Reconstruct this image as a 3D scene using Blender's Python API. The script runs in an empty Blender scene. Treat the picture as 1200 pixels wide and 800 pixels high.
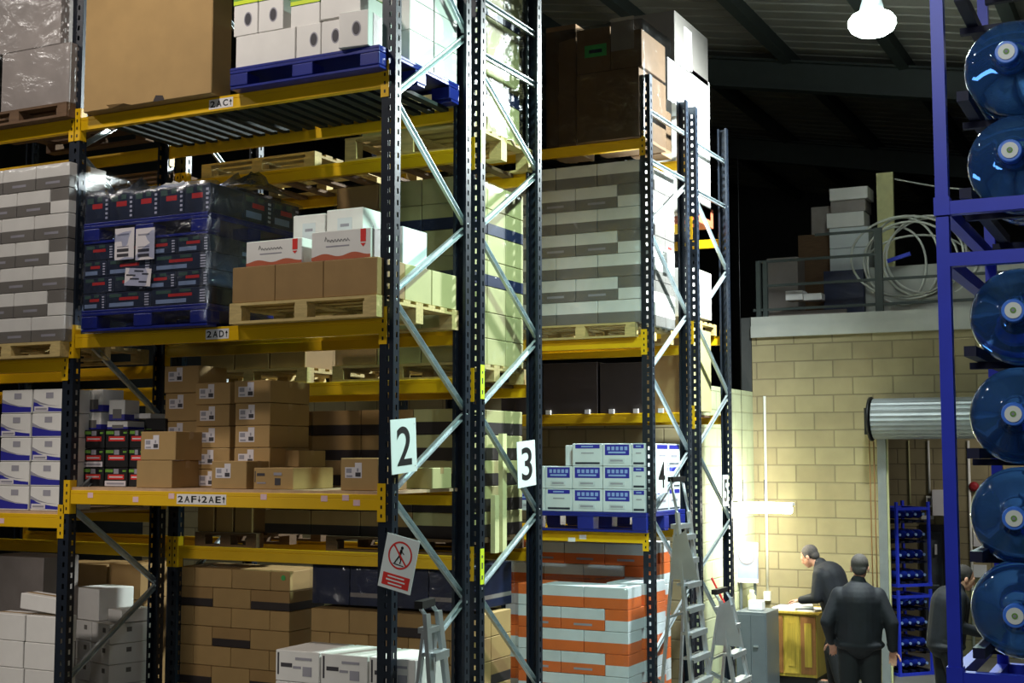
import bpy, bmesh, math, random
from mathutils import Vector, Matrix
rnd = random.Random(7)
C = bpy.context.scene.collection
# ------------------------------------------------------------------ camera
F, YAW, PIT, CZ = 1560.0, math.radians(26.8), math.radians(4.93), 2.9
cam = bpy.data.cameras.new('camera'); cam.sensor_width = 36; cam.lens = F*36/1200
camo = bpy.data.objects.new('camera', cam); C.objects.link(camo)
camo.location = (0, 0, CZ); camo.rotation_euler = (math.pi/2+PIT, 0, YAW)
cam.clip_start = .05; cam.clip_end = 200
bpy.context.scene.camera = camo
R_ = Vector((math.cos(YAW), math.sin(YAW), 0))
F_ = Vector((-math.sin(YAW)*math.cos(PIT), math.cos(YAW)*math.cos(PIT), math.sin(PIT)))
U_ = R_.cross(F_)
def at(u, v, X=None, Y=None, Z=None):
    """point of the real place seen at photo position (u, v) on a known plane"""
    d = F_ + R_*((u-600)/F) + U_*((400-v)/F)
    t = X/d.x if X is not None else Y/d.y if Y is not None else (Z-CZ)/d.z
    return Vector((t*d.x, t*d.y, CZ+t*d.z))
def XU(u, Y, z):
    a = (u-600)/F; dz = z-CZ
    return (Y*(a*F_.y-R_.y)+a*F_.z*dz)/(R_.x-a*F_.x)
def YU(u, X, z):
    a = (u-600)/F; dz = z-CZ
    return (X*(a*F_.x-R_.x)+a*F_.z*dz)/(R_.y-a*F_.y)
def ZV(v, X, Y):
    b = (400-v)/F                     # (U.d) = b (F.d)
    return CZ+(X*(b*F_.x-U_.x)+Y*(b*F_.y-U_.y))/(U_.z-b*F_.z)
# ------------------------------------------------------------------ materials
def lin(c): return tuple((x/255/12.92 if x/255 <= .04045 else ((x/255+.055)/1.055)**2.4) for x in c)+(1,)
M = {}
def mat(n, c, rough=.6, metal=0, var=.12, scale=6, bump=0, bscale=60, trans=0, ior=1.45, emit=0, rand=0, spec=.5, coat=0, stretch=None):
    m = bpy.data.materials.new(n); m.use_nodes = True; nt = m.node_tree; b = nt.nodes['Principled BSDF']
    L = nt.links.new
    b.inputs['Roughness'].default_value = rough; b.inputs['Metallic'].default_value = metal
    b.inputs['Specular IOR Level'].default_value = spec; b.inputs['IOR'].default_value = ior
    if coat: b.inputs['Coat Weight'].default_value = coat
    if trans: b.inputs['Transmission Weight'].default_value = trans
    col = lin(c)
    if emit:
        b.inputs['Emission Color'].default_value = col; b.inputs['Emission Strength'].default_value = emit
    tc = nt.nodes.new('ShaderNodeTexCoord')
    if var:
        mp = nt.nodes.new('ShaderNodeMapping'); L(tc.outputs['Object'], mp.inputs[0])
        if stretch: mp.inputs['Scale'].default_value = stretch
        no = nt.nodes.new('ShaderNodeTexNoise'); no.inputs['Scale'].default_value = scale; no.inputs['Detail'].default_value = 5
        L(mp.outputs[0], no.inputs['Vector'])
        mr = nt.nodes.new('ShaderNodeMapRange'); mr.inputs['From Min'].default_value = .3; mr.inputs['From Max'].default_value = .7
        mr.inputs['To Min'].default_value = 1-var; mr.inputs['To Max'].default_value = 1+var
        L(no.outputs['Fac'], mr.inputs['Value'])
        last = mr.outputs[0]
        if rand:
            oi = nt.nodes.new('ShaderNodeObjectInfo'); m2 = nt.nodes.new('ShaderNodeMapRange')
            m2.inputs['To Min'].default_value = 1-rand; m2.inputs['To Max'].default_value = 1+rand
            L(oi.outputs['Random'], m2.inputs['Value'])
            mu = nt.nodes.new('ShaderNodeMath'); mu.operation = 'MULTIPLY'; L(last, mu.inputs[0]); L(m2.outputs[0], mu.inputs[1]); last = mu.outputs[0]
        vm = nt.nodes.new('ShaderNodeVectorMath'); vm.operation = 'SCALE'; vm.inputs[0].default_value = col[:3]; L(last, vm.inputs['Scale'])
        L(vm.outputs[0], b.inputs['Base Color'])
    else: b.inputs['Base Color'].default_value = col
    if bump:
        n2 = nt.nodes.new('ShaderNodeTexNoise'); n2.inputs['Scale'].default_value = bscale; L(tc.outputs['Object'], n2.inputs['Vector'])
        bp = nt.nodes.new('ShaderNodeBump'); bp.inputs['Strength'].default_value = bump; bp.inputs['Distance'].default_value = .01
        L(n2.outputs['Fac'], bp.inputs['Height']); L(bp.outputs[0], b.inputs['Normal'])
    M[n] = m; return m
mat('brown', (168, 137, 88), .75, var=.06, rand=.08)
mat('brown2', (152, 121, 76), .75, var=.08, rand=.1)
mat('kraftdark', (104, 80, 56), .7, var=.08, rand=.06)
mat('tan', (172, 166, 116), .7, var=.06, rand=.06)
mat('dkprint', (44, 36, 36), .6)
mat('blackprint', (24, 24, 26), .5)
mat('white', (222, 220, 216), .55, var=.04, rand=.03)
mat('whitecold', (205, 212, 215), .5, var=.04, rand=.03)
mat('greyband', (112, 108, 104), .5, var=.06, rand=.05)
mat('greycard', (140, 132, 128), .5, var=.1, rand=.05)
mat('orange', (214, 104, 48), .5, var=.06, rand=.05)
mat('blueprint', (44, 44, 150), .5, var=.05)
mat('navy', (28, 36, 66), .45, var=.2, rand=.1)
mat('dkgreen', (46, 52, 66), .4, var=.25)
mat('red', (214, 52, 48), .5, var=.05)
mat('green', (110, 160, 60), .5, var=.3, scale=30)
mat('greenlabel', (70, 170, 90), .5)
mat('paper', (228, 226, 226), .6, var=.03)
mat('label', (216, 210, 214), .6, var=.03)
mat('pinklabel', (226, 190, 196), .6, var=.03)
mat('ink', (60, 58, 64), .6, var=0)
mat('inklight', (150, 148, 158), .6, var=.1)
mat('paleblue', (140, 165, 215), .5, var=.05)
mat('rust', (180, 92, 62), .6, var=.06)
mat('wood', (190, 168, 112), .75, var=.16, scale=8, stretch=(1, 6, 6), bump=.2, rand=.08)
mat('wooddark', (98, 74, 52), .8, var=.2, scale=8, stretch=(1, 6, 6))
mat('ply', (190, 160, 128), .7, var=.12, scale=12)
mat('bluepl', (26, 38, 122), .4, var=.12)
mat('yellow', (222, 176, 14), .42, var=.07, scale=3, rand=.03)
mat('upright', (30, 37, 48), .36, metal=.15, var=.12, scale=10)
mat('galv', (185, 196, 200), .38, metal=.75, var=.12, scale=14)
mat('steeldeck', (30, 36, 34), .75, metal=0, var=.15)
mat('alu', (190, 196, 200), .35, metal=.8, var=.08)
mat('black', (18, 18, 20), .5)
mat('rubber', (22, 22, 22), .8)
mat('railblue', (46, 62, 205), .38, var=.1)
mat('limelabel', (205, 225, 40), .5, var=.03)
mat('signwhite', (225, 235, 235), .45, var=.02)
mat('floorm', (112, 110, 104), .55, var=.16, scale=1.2, bump=.05)
mat('roofm', (138, 138, 130), .7, var=.12, scale=2)
mat('roofbeam', (58, 66, 64), .6, var=.1)
mat('walldark', (60, 62, 62), .8)
mat('slab', (168, 170, 164), .65, var=.08, scale=3)
mat('greymetal', (96, 104, 110), .4, metal=.2, var=.06)
mat('doorm', (82, 86, 92), .5)
mat('conduit', (220, 220, 210), .5)
mat('deskwood', (178, 150, 56), .5, var=.2, scale=5, stretch=(8, 8, .6))
mat('deskdark', (138, 92, 48), .5, var=.2, scale=5, stretch=(8, 8, .6))
mat('shutter', (150, 156, 158), .4, metal=.5, var=.08)
mat('jacket', (19, 21, 29), .75, var=.25, scale=9, bump=.3, bscale=14)
mat('trousers', (20, 21, 26), .85, var=.2)
mat('skin', (208, 150, 126), .5, var=.05)
mat('hairgrey', (72, 66, 64), .8, var=.2, scale=60)
mat('hairdark', (50, 44, 42), .85, var=.2, scale=60)
mat('redtrim', (150, 30, 38), .6)
mat('timberpale', (206, 204, 150), .7, var=.12)
mat('pipewhite', (205, 208, 200), .4)
mat('bluething', (40, 60, 200), .5)
mat('capwhite', (240, 244, 232), .4, var=.04)
mat('capblue', (70, 130, 235), .35, var=.04)
mat('poster', (128, 140, 176), .6, var=.08)
mat('lampglow', (232, 255, 246), .5, var=0, emit=30)
mat('tubeglow', (255, 246, 226), .5, var=0, emit=26)
def glassy(n, tint, fac, rough):
    m = bpy.data.materials.new(n); m.use_nodes = True; nt = m.node_tree; nt.nodes.clear(); L = nt.links.new
    o = nt.nodes.new('ShaderNodeOutputMaterial'); mx = nt.nodes.new('ShaderNodeMixShader')
    t = nt.nodes.new('ShaderNodeBsdfTransparent'); g = nt.nodes.new('ShaderNodeBsdfGlossy'); t.inputs[0].default_value = tint
    g.inputs['Roughness'].default_value = rough; g.inputs['Color'].default_value = (.9, .93, .95, 1)
    tc = nt.nodes.new('ShaderNodeTexCoord'); no = nt.nodes.new('ShaderNodeTexNoise'); no.inputs['Scale'].default_value = 5; no.inputs['Detail'].default_value = 6
    no.inputs['Distortion'].default_value = 1.5
    bp = nt.nodes.new('ShaderNodeBump'); bp.inputs['Strength'].default_value = .55; bp.inputs['Distance'].default_value = .03
    L(tc.outputs['Object'], no.inputs['Vector']); L(no.outputs['Fac'], bp.inputs['Height']); L(bp.outputs[0], g.inputs['Normal'])
    mr = nt.nodes.new('ShaderNodeMapRange'); mr.inputs['From Min'].default_value = .35; mr.inputs['From Max'].default_value = .75
    mr.inputs['To Min'].default_value = fac*.5; mr.inputs['To Max'].default_value = fac*1.8
    L(no.outputs['Fac'], mr.inputs['Value']); L(mr.outputs[0], mx.inputs[0])
    L(t.outputs[0], mx.inputs[1]); L(g.outputs[0], mx.inputs[2]); L(mx.outputs[0], o.inputs[0]); M[n] = m
glassy('film', (.95, .96, .97, 1), .055, .16)
glassy('filmthick', (.80, .83, .86, 1), .16, .28)
glassy('filmblue', (.80, .84, .95, 1), .13, .25)
glassy('filmsoft', (.93, .93, .93, 1), .035, .2)
glassy('filmdark', (.62, .62, .62, 1), .05, .2)
def bottle_mat():
    m = bpy.data.materials.new('blueglass'); m.use_nodes = True; b = m.node_tree.nodes['Principled BSDF']
    b.inputs['Base Color'].default_value = (.07, .22, .60, 1); b.inputs['Roughness'].default_value = .05
    b.inputs['Transmission Weight'].default_value = .78; b.inputs['IOR'].default_value = 1.25
    M['blueglass'] = m
bottle_mat()
def block(n, axis, c1, c2, mo):
    m = bpy.data.materials.new(n); m.use_nodes = True; nt = m.node_tree; b = nt.nodes['Principled BSDF']; L = nt.links.new
    g = nt.nodes.new('ShaderNodeNewGeometry'); s = nt.nodes.new('ShaderNodeSeparateXYZ'); L(g.outputs['Position'], s.inputs[0])
    c = nt.nodes.new('ShaderNodeCombineXYZ'); L(s.outputs[axis], c.inputs[0]); L(s.outputs[2], c.inputs[1])
    br = nt.nodes.new('ShaderNodeTexBrick'); L(c.outputs[0], br.inputs['Vector'])
    br.inputs['Scale'].default_value = 1; br.inputs['Brick Width'].default_value = .52; br.inputs['Row Height'].default_value = .232
    br.inputs['Mortar Size'].default_value = .012; br.inputs['Mortar Smooth'].default_value = .5; br.inputs['Bias'].default_value = 0
    br.inputs['Color1'].default_value = lin(c1); br.inputs['Color2'].default_value = lin(c2); br.inputs['Mortar'].default_value = lin(mo)
    no = nt.nodes.new('ShaderNodeTexNoise'); no.inputs['Scale'].default_value = 2.2; no.inputs['Detail'].default_value = 8; L(g.outputs['Position'], no.inputs['Vector'])
    mr = nt.nodes.new('ShaderNodeMapRange'); mr.inputs['From Min'].default_value = .3; mr.inputs['From Max'].default_value = .7
    mr.inputs['To Min'].default_value = .84; mr.inputs['To Max'].default_value = 1.14; L(no.outputs['Fac'], mr.inputs[0])
    vm = nt.nodes.new('ShaderNodeVectorMath'); vm.operation = 'SCALE'; L(br.outputs[0], vm.inputs[0]); L(mr.outputs[0], vm.inputs['Scale'])
    L(vm.outputs[0], b.inputs['Base Color']); b.inputs['Roughness'].default_value = .85
    bp = nt.nodes.new('ShaderNodeBump'); bp.inputs['Strength'].default_value = .6; bp.inputs['Distance'].default_value = .008; bp.invert = True
    L(br.outputs['Fac'], bp.inputs['Height']); L(bp.outputs[0], b.inputs['Normal']); M[n] = m
block('blockx', 0, (150, 140, 106), (138, 127, 96), (120, 110, 84))
block('blocky', 1, (168, 176, 142), (160, 168, 134), (148, 154, 122))
# ------------------------------------------------------------------ mesh helpers
class MB:
    def __init__(s): s.v = []; s.f = []; s.mi = []; s.mats = []; s.sm = []
    def m(s, n):
        if n not in s.mats: s.mats.append(n)
        return s.mats.index(n)
    def quad(s, pts, m, smooth=False):
        b = len(s.v); s.v += [Vector(p) for p in pts]; s.f.append(list(range(b, b+len(pts)))); s.mi.append(s.m(m)); s.sm.append(smooth)
    def add(s, vs, fs, m, smooth=False):
        b = len(s.v); s.v += [Vector(p) for p in vs]
        for f in fs: s.f.append([b+i for i in f]); s.mi.append(s.m(m)); s.sm.append(smooth)
    def box(s, x0, x1, y0, y1, z0, z1, m, T=None):
        vs = [Vector((x, y, z)) for z in (z0, z1) for x, y in ((x0, y0), (x1, y0), (x1, y1), (x0, y1))]
        if T: vs = [T @ v for v in vs]
        s.add(vs, [(3, 2, 1, 0), (4, 5, 6, 7), (0, 1, 5, 4), (1, 2, 6, 5), (2, 3, 7, 6), (3, 0, 4, 7)], m)
    def bar(s, a, b, w, h, m, up=(0, 0, 1)):
        a = Vector(a); b = Vector(b); d = (b-a); l = d.length; d.normalize(); up = Vector(up)
        if abs(d.dot(up)) > .98: up = Vector((1, 0, 0))
        r = d.cross(up).normalized(); u = r.cross(d)
        vs = [p+r*sx*w/2+u*sz*h/2 for p in (a, b) for sx, sz in ((-1, -1), (1, -1), (1, 1), (-1, 1))]
        s.add(vs, [(3, 2, 1, 0), (4, 5, 6, 7), (0, 1, 5, 4), (1, 2, 6, 5), (2, 3, 7, 6), (3, 0, 4, 7)], m)
    def tube(s, pts, r, m, n=8, closed=False, caps=True):
        pts = [Vector(p) for p in pts]; k = len(pts); rings = []; rr = r if isinstance(r, (list, tuple)) else [r]*k
        ref = None; base = len(s.v)
        for i, p in enumerate(pts):
            d = (pts[min(i+1, k-1)]-pts[max(i-1, 0)])
            if closed: d = pts[(i+1) % k]-pts[(i-1) % k]
            d.normalize()
            if ref is None: ref = Vector((0, 0, 1)) if abs(d.z) < .9 else Vector((1, 0, 0))
            x = (ref-d*ref.dot(d)).normalized(); y = d.cross(x); ref = x
            for j in range(n):
                a = 2*math.pi*j/n; s.v.append(p+x*math.cos(a)*rr[i]+y*math.sin(a)*rr[i])
        mi = s.m(m)
        for i in range(k if closed else k-1):
            for j in range(n):
                a = base+i*n+j; b = base+i*n+(j+1) % n; c = base+((i+1) % k)*n+(j+1) % n; d = base+((i+1) % k)*n+j
                s.f.append([a, b, c, d]); s.mi.append(mi); s.sm.append(True)
        if caps and not closed:
            s.f.append([base+j for j in range(n)][::-1]); s.mi.append(mi); s.sm.append(False)
            s.f.append([base+(k-1)*n+j for j in range(n)]); s.mi.append(mi); s.sm.append(False)
    def lathe(s, prof, m, n=24, T=None, smooth=True):
        """prof: (radius, height) along local z"""
        base = len(s.v); mi = s.m(m)
        for r, z in prof:
            for j in range(n):
                a = 2*math.pi*j/n; v = Vector((r*math.cos(a), r*math.sin(a), z)); s.v.append(T @ v if T else v)
        for i in range(len(prof)-1):
            for j in range(n):
                s.f.append([base+i*n+j, base+i*n+(j+1) % n, base+(i+1)*n+(j+1) % n, base+(i+1)*n+j]); s.mi.append(mi); s.sm.append(smooth)
        s.f.append([base+j for j in range(n)][::-1]); s.mi.append(mi); s.sm.append(False)
        e = base+(len(prof)-1)*n; s.f.append([e+j for j in range(n)]); s.mi.append(mi); s.sm.append(False)
    def ell(s, c, r, m, n=14, T=None):
        vs = []; k = n//2
        for i in range(1, k):
            t = math.pi*i/k
            for j in range(n):
                a = 2*math.pi*j/n; vs.append(Vector((math.sin(t)*math.cos(a), math.sin(t)*math.sin(a), math.cos(t))))
        vs.append(Vector((0, 0, 1))); vs.append(Vector((0, 0, -1)))
        fs = []
        for i in range(k-2):
            for j in range(n): fs.append((i*n+j, (i+1)*n+j, (i+1)*n+(j+1) % n, i*n+(j+1) % n))
        for j in range(n):
            fs.append((len(vs)-2, j, (j+1) % n)); fs.append((len(vs)-1, (k-2)*n+(j+1) % n, (k-2)*n+j))
        vs = [Vector((v.x*r[0], v.y*r[1], v.z*r[2])) for v in vs]
        if T: vs = [T @ v for v in vs]
        s.add([v+Vector(c) for v in vs], fs, m, True)
    def build(s, name, parent=None, origin=None, world=True):
        """world=True: vertices are in world space and are moved to the object's (or parent's) frame"""
        if origin is None:
            if parent is not None and world:
                origin = None
            elif world:
                xs = [v.x for v in s.v]; ys = [v.y for v in s.v]; zs = [v.z for v in s.v]
                origin = Vector(((min(xs)+max(xs))/2, (min(ys)+max(ys))/2, min(zs)))
        me = bpy.data.meshes.new(name)
        if parent is not None and world:
            inv = wm(parent).inverted(); vs = [inv @ v for v in s.v]
        elif world: vs = [v-Vector(origin) for v in s.v]
        else: vs = s.v
        me.from_pydata([tuple(v) for v in vs], [], s.f)
        for n in s.mats: me.materials.append(M[n])
        me.polygons.foreach_set('material_index', s.mi); me.polygons.foreach_set('use_smooth', s.sm)
        me.update()
        o = bpy.data.objects.new(name, me); C.objects.link(o)
        if parent is not None: o.parent = parent
        elif world: o.location = origin
        return o
def wm(o):
    m = Matrix.LocRotScale(o.location, o.rotation_euler, o.scale)
    return wm(o.parent) @ m if o.parent else m
def tag(o, label=None, cat=None, group=None, kind=None):
    if label: o['label'] = label
    if cat: o['category'] = cat
    if group: o['group'] = group
    if kind: o['kind'] = kind
    return o
def empty(name, loc, label, cat, group=None, rz=0, rx=0, ry=0):
    o = bpy.data.objects.new(name, None); C.objects.link(o); o.location = loc; o.rotation_euler = (rx, ry, rz)
    o.empty_display_size = .05
    return tag(o, label, cat, group)
def copy_tree(o, parent=None):
    c = o.copy(); C.objects.link(c); c.parent = parent
    for ch in list(o.children): copy_tree(ch, c)
    return c
def solid(o, t=.003, off=0):
    md = o.modifiers.new('thickness', 'SOLIDIFY'); md.thickness = t; md.offset = off; return o
def bevel(o, w=.004, seg=2):
    md = o.modifiers.new('soft_edges', 'BEVEL'); md.width = w; md.segments = seg; md.limit_method = 'ANGLE'; return o
ORD = ['top', 'second', 'third', 'fourth', 'fifth', 'sixth', 'seventh', 'eighth', 'ninth', 'tenth', 'eleventh', 'twelfth', 'thirteenth']
def rowname(r, n):                       # r counted from the bottom
    k = n-1-r
    return 'top row' if k == 0 else 'bottom row' if r == 0 else ORD[k]+' row down'
def colname(c, n):
    if n == 1: return 'only column'
    if c == 0: return 'left column'
    if c == n-1: return 'right column'
    if n == 3: return 'middle column'
    return ORD[c]+' column from left'
# ------------------------------------------------------------------ text
TXT = {}
def text_polys(s, bold=0):
    k = (s, bold)
    if k not in TXT:
        cu = bpy.data.curves.new('t', 'FONT'); cu.body = s; cu.size = 1; cu.offset = bold; cu.fill_mode = 'BOTH' if False else 'FRONT'
        o = bpy.data.objects.new('t', cu); C.objects.link(o); bpy.context.view_layer.update()
        me = bpy.data.meshes.new_from_object(o.evaluated_get(bpy.context.evaluated_depsgraph_get()))
        vs = [v.co.copy() for v in me.vertices]; fs = [list(p.vertices) for p in me.polygons]
        bpy.data.objects.remove(o); bpy.data.curves.remove(cu); bpy.data.meshes.remove(me)
        xs = [v.x for v in vs]; ys = [v.y for v in vs]
        TXT[k] = ([((v.x-min(xs))/(max(xs)-min(xs)), (v.y-min(ys))/(max(ys)-min(ys))) for v in vs], fs)
    return TXT[k]
def put_text(mb, s, o, ax, ay, w, h, m, bold=0):
    """o: lower left corner; ax, ay unit directions; fills a w x h box"""
    vs, fs = text_polys(s, bold); o = Vector(o); ax = Vector(ax); ay = Vector(ay)
    mb.add([o+ax*(x*w)+ay*(y*h) for x, y in vs], fs, m)
def arrow(mb, o, ax, ay, w, h, m, up=True):
    o = Vector(o); ax = Vector(ax); ay = Vector(ay)
    P = [(.38, 0), (.62, 0), (.62, .55), (1, .55), (.5, 1), (0, .55), (.38, .55)]
    if not up: P = [(x, 1-y) for x, y in P][::-1]
    mb.add([o+ax*x*w+ay*y*h for x, y in P], [list(range(7))], m)
# ------------------------------------------------------------------ cartons
def carton(x0, x1, y0, y1, z0, z1, bands, label, cat='box', group=None, name='carton', top=None, ends=None, rz=0, c=.004, tape=False, flap=True):
    """bands: [(fraction from bottom, material)...] for the long faces; ends: same for the faces at +-X"""
    if isinstance(bands, str): bands = [(1, bands)]
    ends = ends or bands
    if isinstance(ends, str): ends = [(1, ends)]
    top = top or bands[-1][1]
    w, d, h = (x1-x0), (y1-y0), (z1-z0); cx, cy = (x0+x1)/2, (y0+y1)/2
    mb = MB(); hx, hy = w/2, d/2
    def ring(z, i=0):
        a, b = hx-i, hy-i; k = c
        return [Vector(p) for p in ((-a+k, -b, z), (a-k, -b, z), (a, -b+k, z), (a, b-k, z), (a-k, b, z), (-a+k, b, z), (-a, b-k, z), (-a, -b+k, z))]
    cuts = sorted(set([c/h]+[f for f, _ in bands[:-1]]+[f for f, _ in ends[:-1]]+[1-c/h]))
    def pick(L, f):
        for g, n in L:
            if f <= g+1e-6: return n
        return L[-1][1]
    zs = [(0, c)]+[(f*h, 0) for f in cuts]+[(h, c)]
    rings = [ring(z, i) for z, i in zs]
    for k in range(len(rings)-1):
        fm = (zs[k][0]+zs[k+1][0])/2/h
        for j in range(8):
            side = j in (0, 4, 1, 7, 3, 5) and j % 4 == 0
            n = pick(bands, fm) if j in (0, 4) else pick(ends, fm) if j in (2, 6) else pick(bands, fm)
            mb.quad([rings[k][j], rings[k][(j+1) % 8], rings[k+1][(j+1) % 8], rings[k+1][j]], n)
    mb.quad(rings[-1], top); mb.quad(rings[0][::-1], top)
    o = mb.build(name, world=False); o.location = (cx, cy, z0); o.rotation_euler.z = rz
    tag(o, label, cat, group)
    if flap:                                   # closed flaps: the seam with its tape strip
        t = MB(); t.box(-hx+.002, hx-.002, -.024, .024, h-.0005, h+.0012, 'tapem')
        t.box(-hx-.0012, -hx+.0004, -.024, .024, h*.72, h, 'tapem'); t.box(hx-.0004, hx+.0012, -.024, .024, h*.72, h, 'tapem')
        tp = t.build('tape', o, world=False)
    return o
mat('tapem', (178, 150, 108), .25, var=.05)
mat('tapeclear', (205, 205, 200), .22, var=.05)
def decor(o, rects, name='printed_label', side='front', w=None, d=None):
    """thin printed stickers on a face; rects (x0,z0,x1,z1,mat) in metres from the lower left of the face"""
    mb = MB(); co = [v.co for v in o.data.vertices]
    x0 = min(v.x for v in co); x1 = max(v.x for v in co); y0 = min(v.y for v in co); y1 = max(v.y for v in co)
    for i, (a, b, c_, e, m) in enumerate(rects):
        k = .0009+.0005*i
        if side == 'front': mb.box(x0+a, x0+c_, y0-k, y0+.0002, b, e, m)
        else: mb.box(x1-.0002, x1+k, y0+a, y0+c_, b, e, m)
    return mb.build(name, o, world=False)
def ship_label(o, a, b, s=1):
    r = [(a, b, a+.115*s, b+.062*s, 'label'), (a+.068*s, b+.055*s, a+.115*s, b+.088*s, 'label'), (a+.008*s, b+.03*s, a+.045*s, b+.055*s, 'inklight'),
         (a+.072*s, b+.008*s, a+.108*s, b+.032*s, 'ink'), (a+.082*s, b+.038*s, a+.092*s, b+.056*s, 'inklight'), (a+.01*s, b+.008*s, a+.05*s, b+.016*s, 'inklight')]
    return decor(o, r, 'shipping_label')
# ================================================================== RACKS
XE = -4.82; UW = .11; BAY = 2.94
def upright(rack, xr, yf, s, ztop=6.85, name='upright'):
    """xr: right edge; yf: the outer face; s=+1 flanges run to +Y"""
    p = empty(name, (0, 0, 0), None, None) if False else None
    mb = MB(); x0 = xr-UW; x1 = xr; D = .075; hw, hh, pit = .011, .019, .0835
    def sheet(o, ax, w, cx):
        o = Vector(o); ax = Vector(ax); q = lambda a, b, z0, z1: mb.quad([o+ax*a+Vector((0, 0, z0)), o+ax*b+Vector((0, 0, z0)), o+ax*b+Vector((0, 0, z1)), o+ax*a+Vector((0, 0, z1))], 'upright')
        q(0, cx-hw, 0, ztop); q(cx+hw, w, 0, ztop); z = 0; k = .06
        while k < ztop-.05:
            q(cx-hw, cx+hw, z, k-hh); z = k+hh; k += pit
        q(cx-hw, cx+hw, z, ztop)
    sheet((x0, yf, 0), (1, 0, 0), UW, UW*.6)
    sheet((x0, yf, 0), (0, s, 0), D, D*.55); sheet((x1, yf, 0), (0, s, 0), D, D*.55)
    for xx, t in ((x0, 1), (x1, -1)):                     # returned lips
        mb.quad([(xx, yf+s*D, 0), (xx+t*.022, yf+s*D, 0), (xx+t*.022, yf+s*D, ztop), (xx, yf+s*D, ztop)], 'upright')
    o = mb.build(name, rack); solid(o, .0028, 0)
    f = MB(); f.box(x0-.02, x1+.02, min(yf-s*.02, yf+s*.11), max(yf-s*.02, yf+s*.11), 0, .008, 'upright'); f.build('foot_plate', o)
    return o
def brace(rack, x, y1, z1, y2, z2):
    mb = MB(); a = Vector((x, y1, z1)); b = Vector((x, y2, z2)); d = (b-a).normalized(); n = Vector((1, 0, 0)); t = d.cross(n)
    w, h, k = .042, .026, .004                             # open channel
    for off, ww, hh_ in ((Vector((0, 0, 0)), k, w), ):
        mb.bar(a-n*h/2, b-n*h/2, w, k, 'galv', up=n)
    mb.bar(a+t*w/2, b+t*w/2, k, h, 'galv', up=n); mb.bar(a-t*w/2, b-t*w/2, k, h, 'galv', up=n)
    o = mb.build('brace', rack)
    for p in (a, b):
        q = MB(); q.lathe([(.011, -.03), (.011, .035)], 'galv', 8, Matrix.Translation(p) @ Matrix.Rotation(math.pi/2, 4, 'Y'))
        q.build('bolt', o)
    return o
def beam(rack, xl, xr, yf, s, zt, labels=None, hb=.108, chw=.13):
    """s=+1: outer face looks to -Y"""
    mb = MB(); y0, y1 = yf, yf+s*.05; a, b = min(y0, y1), max(y0, y1)
    mb.box(xl, xr, a, b, zt-hb, zt-.03, 'yellow'); mb.box(xl, xr, min(yf, yf+s*.03), max(yf, yf+s*.03), zt-.03, zt, 'yellow')
    o = mb.build('beam', rack); bevel(o, .003, 1)
    for xa, xb in ((xl-.062, xl+.004), (xr-.004, xr+.062)):
        q = MB(); zc = zt-hb/2; ya, yb = min(yf-s*.006, yf-s*.002), max(yf-s*.006, yf-s*.002)
        q.box(xa, xb, ya, yb, zc-chw, zc+chw, 'yellow')
        inner = xb if xa < xl else xa
        q.box(inner-.003, inner+.003, min(yf, yf+s*.06), max(yf, yf+s*.06), zc-chw, zc+chw, 'yellow')
        for k in range(4):
            zz = zc-chw+.04+k*(2*chw-.08)/3; q.box((xa+xb)/2-.007, (xa+xb)/2+.007, ya-.0008 if s > 0 else yb, ya if s > 0 else yb+.0008, zz-.012, zz+.012, 'black')
        q.build('beam_connector', o)
    return o
def deckboards(rack, xl, xr, y0, y1, zt, m='ply', n=1, name='shelf_deck'):
    mb = MB(); 
    if n == 1: mb.box(xl, xr, y0, y1, zt, zt+.022, m)
    else:
        for i in range(n):
            x = xl+(xr-xl)*(i+.5)/n; w = (xr-xl)/n*(.32 if n < 15 else .55); mb.box(x-w/2, x+w/2, y0, y1, zt-.03, zt-.004, m)
    return mb.build(name, rack)
racks = {}
def rack(name, y0, y1, frames, label):
    r = empty('pallet_rack', (XE-UW/2, (y0+y1)/2, 0), label, 'rack', None); racks[name] = r
    r['_y'] = 0; del r['_y']
    for xr in frames:
        upright(r, xr, y0, 1); upright(r, xr, y1, -1)
    return r
def ends(r, nodes, x=XE-.035):
    for (y1, z1, y2, z2) in nodes: brace(r, x, y1, z1, y2, z2)
Y2a, Y2b, Y3a, Y3b, Y4a, Y4b, Y5a, Y5b = 7.74, 8.84, 9.0, 10.1, 12.7, 13.9, 14.15, 15.35
XL = XE-BAY                                  # right edge of the second frame
fr = [XE, XL, XL-BAY]
r2 = rack('2', Y2a, Y2b, fr, 'nearest tall pallet rack, carrying the number 2 sign on its end')
r3 = rack('3', Y3a, Y3b, fr, 'tall pallet rack back to back behind the number 2 rack, carrying sign 3')
r4 = rack('4', Y4a, Y4b, fr[:2], 'pallet rack across the aisle with orange cartons at its foot, sign 4')
r5 = rack('5', Y5a, Y5b, fr[:2], 'farthest pallet rack, right before the pale block wall of the enclosure')
zf = lambda v, Y: ZV(v, XE, Y)
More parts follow.
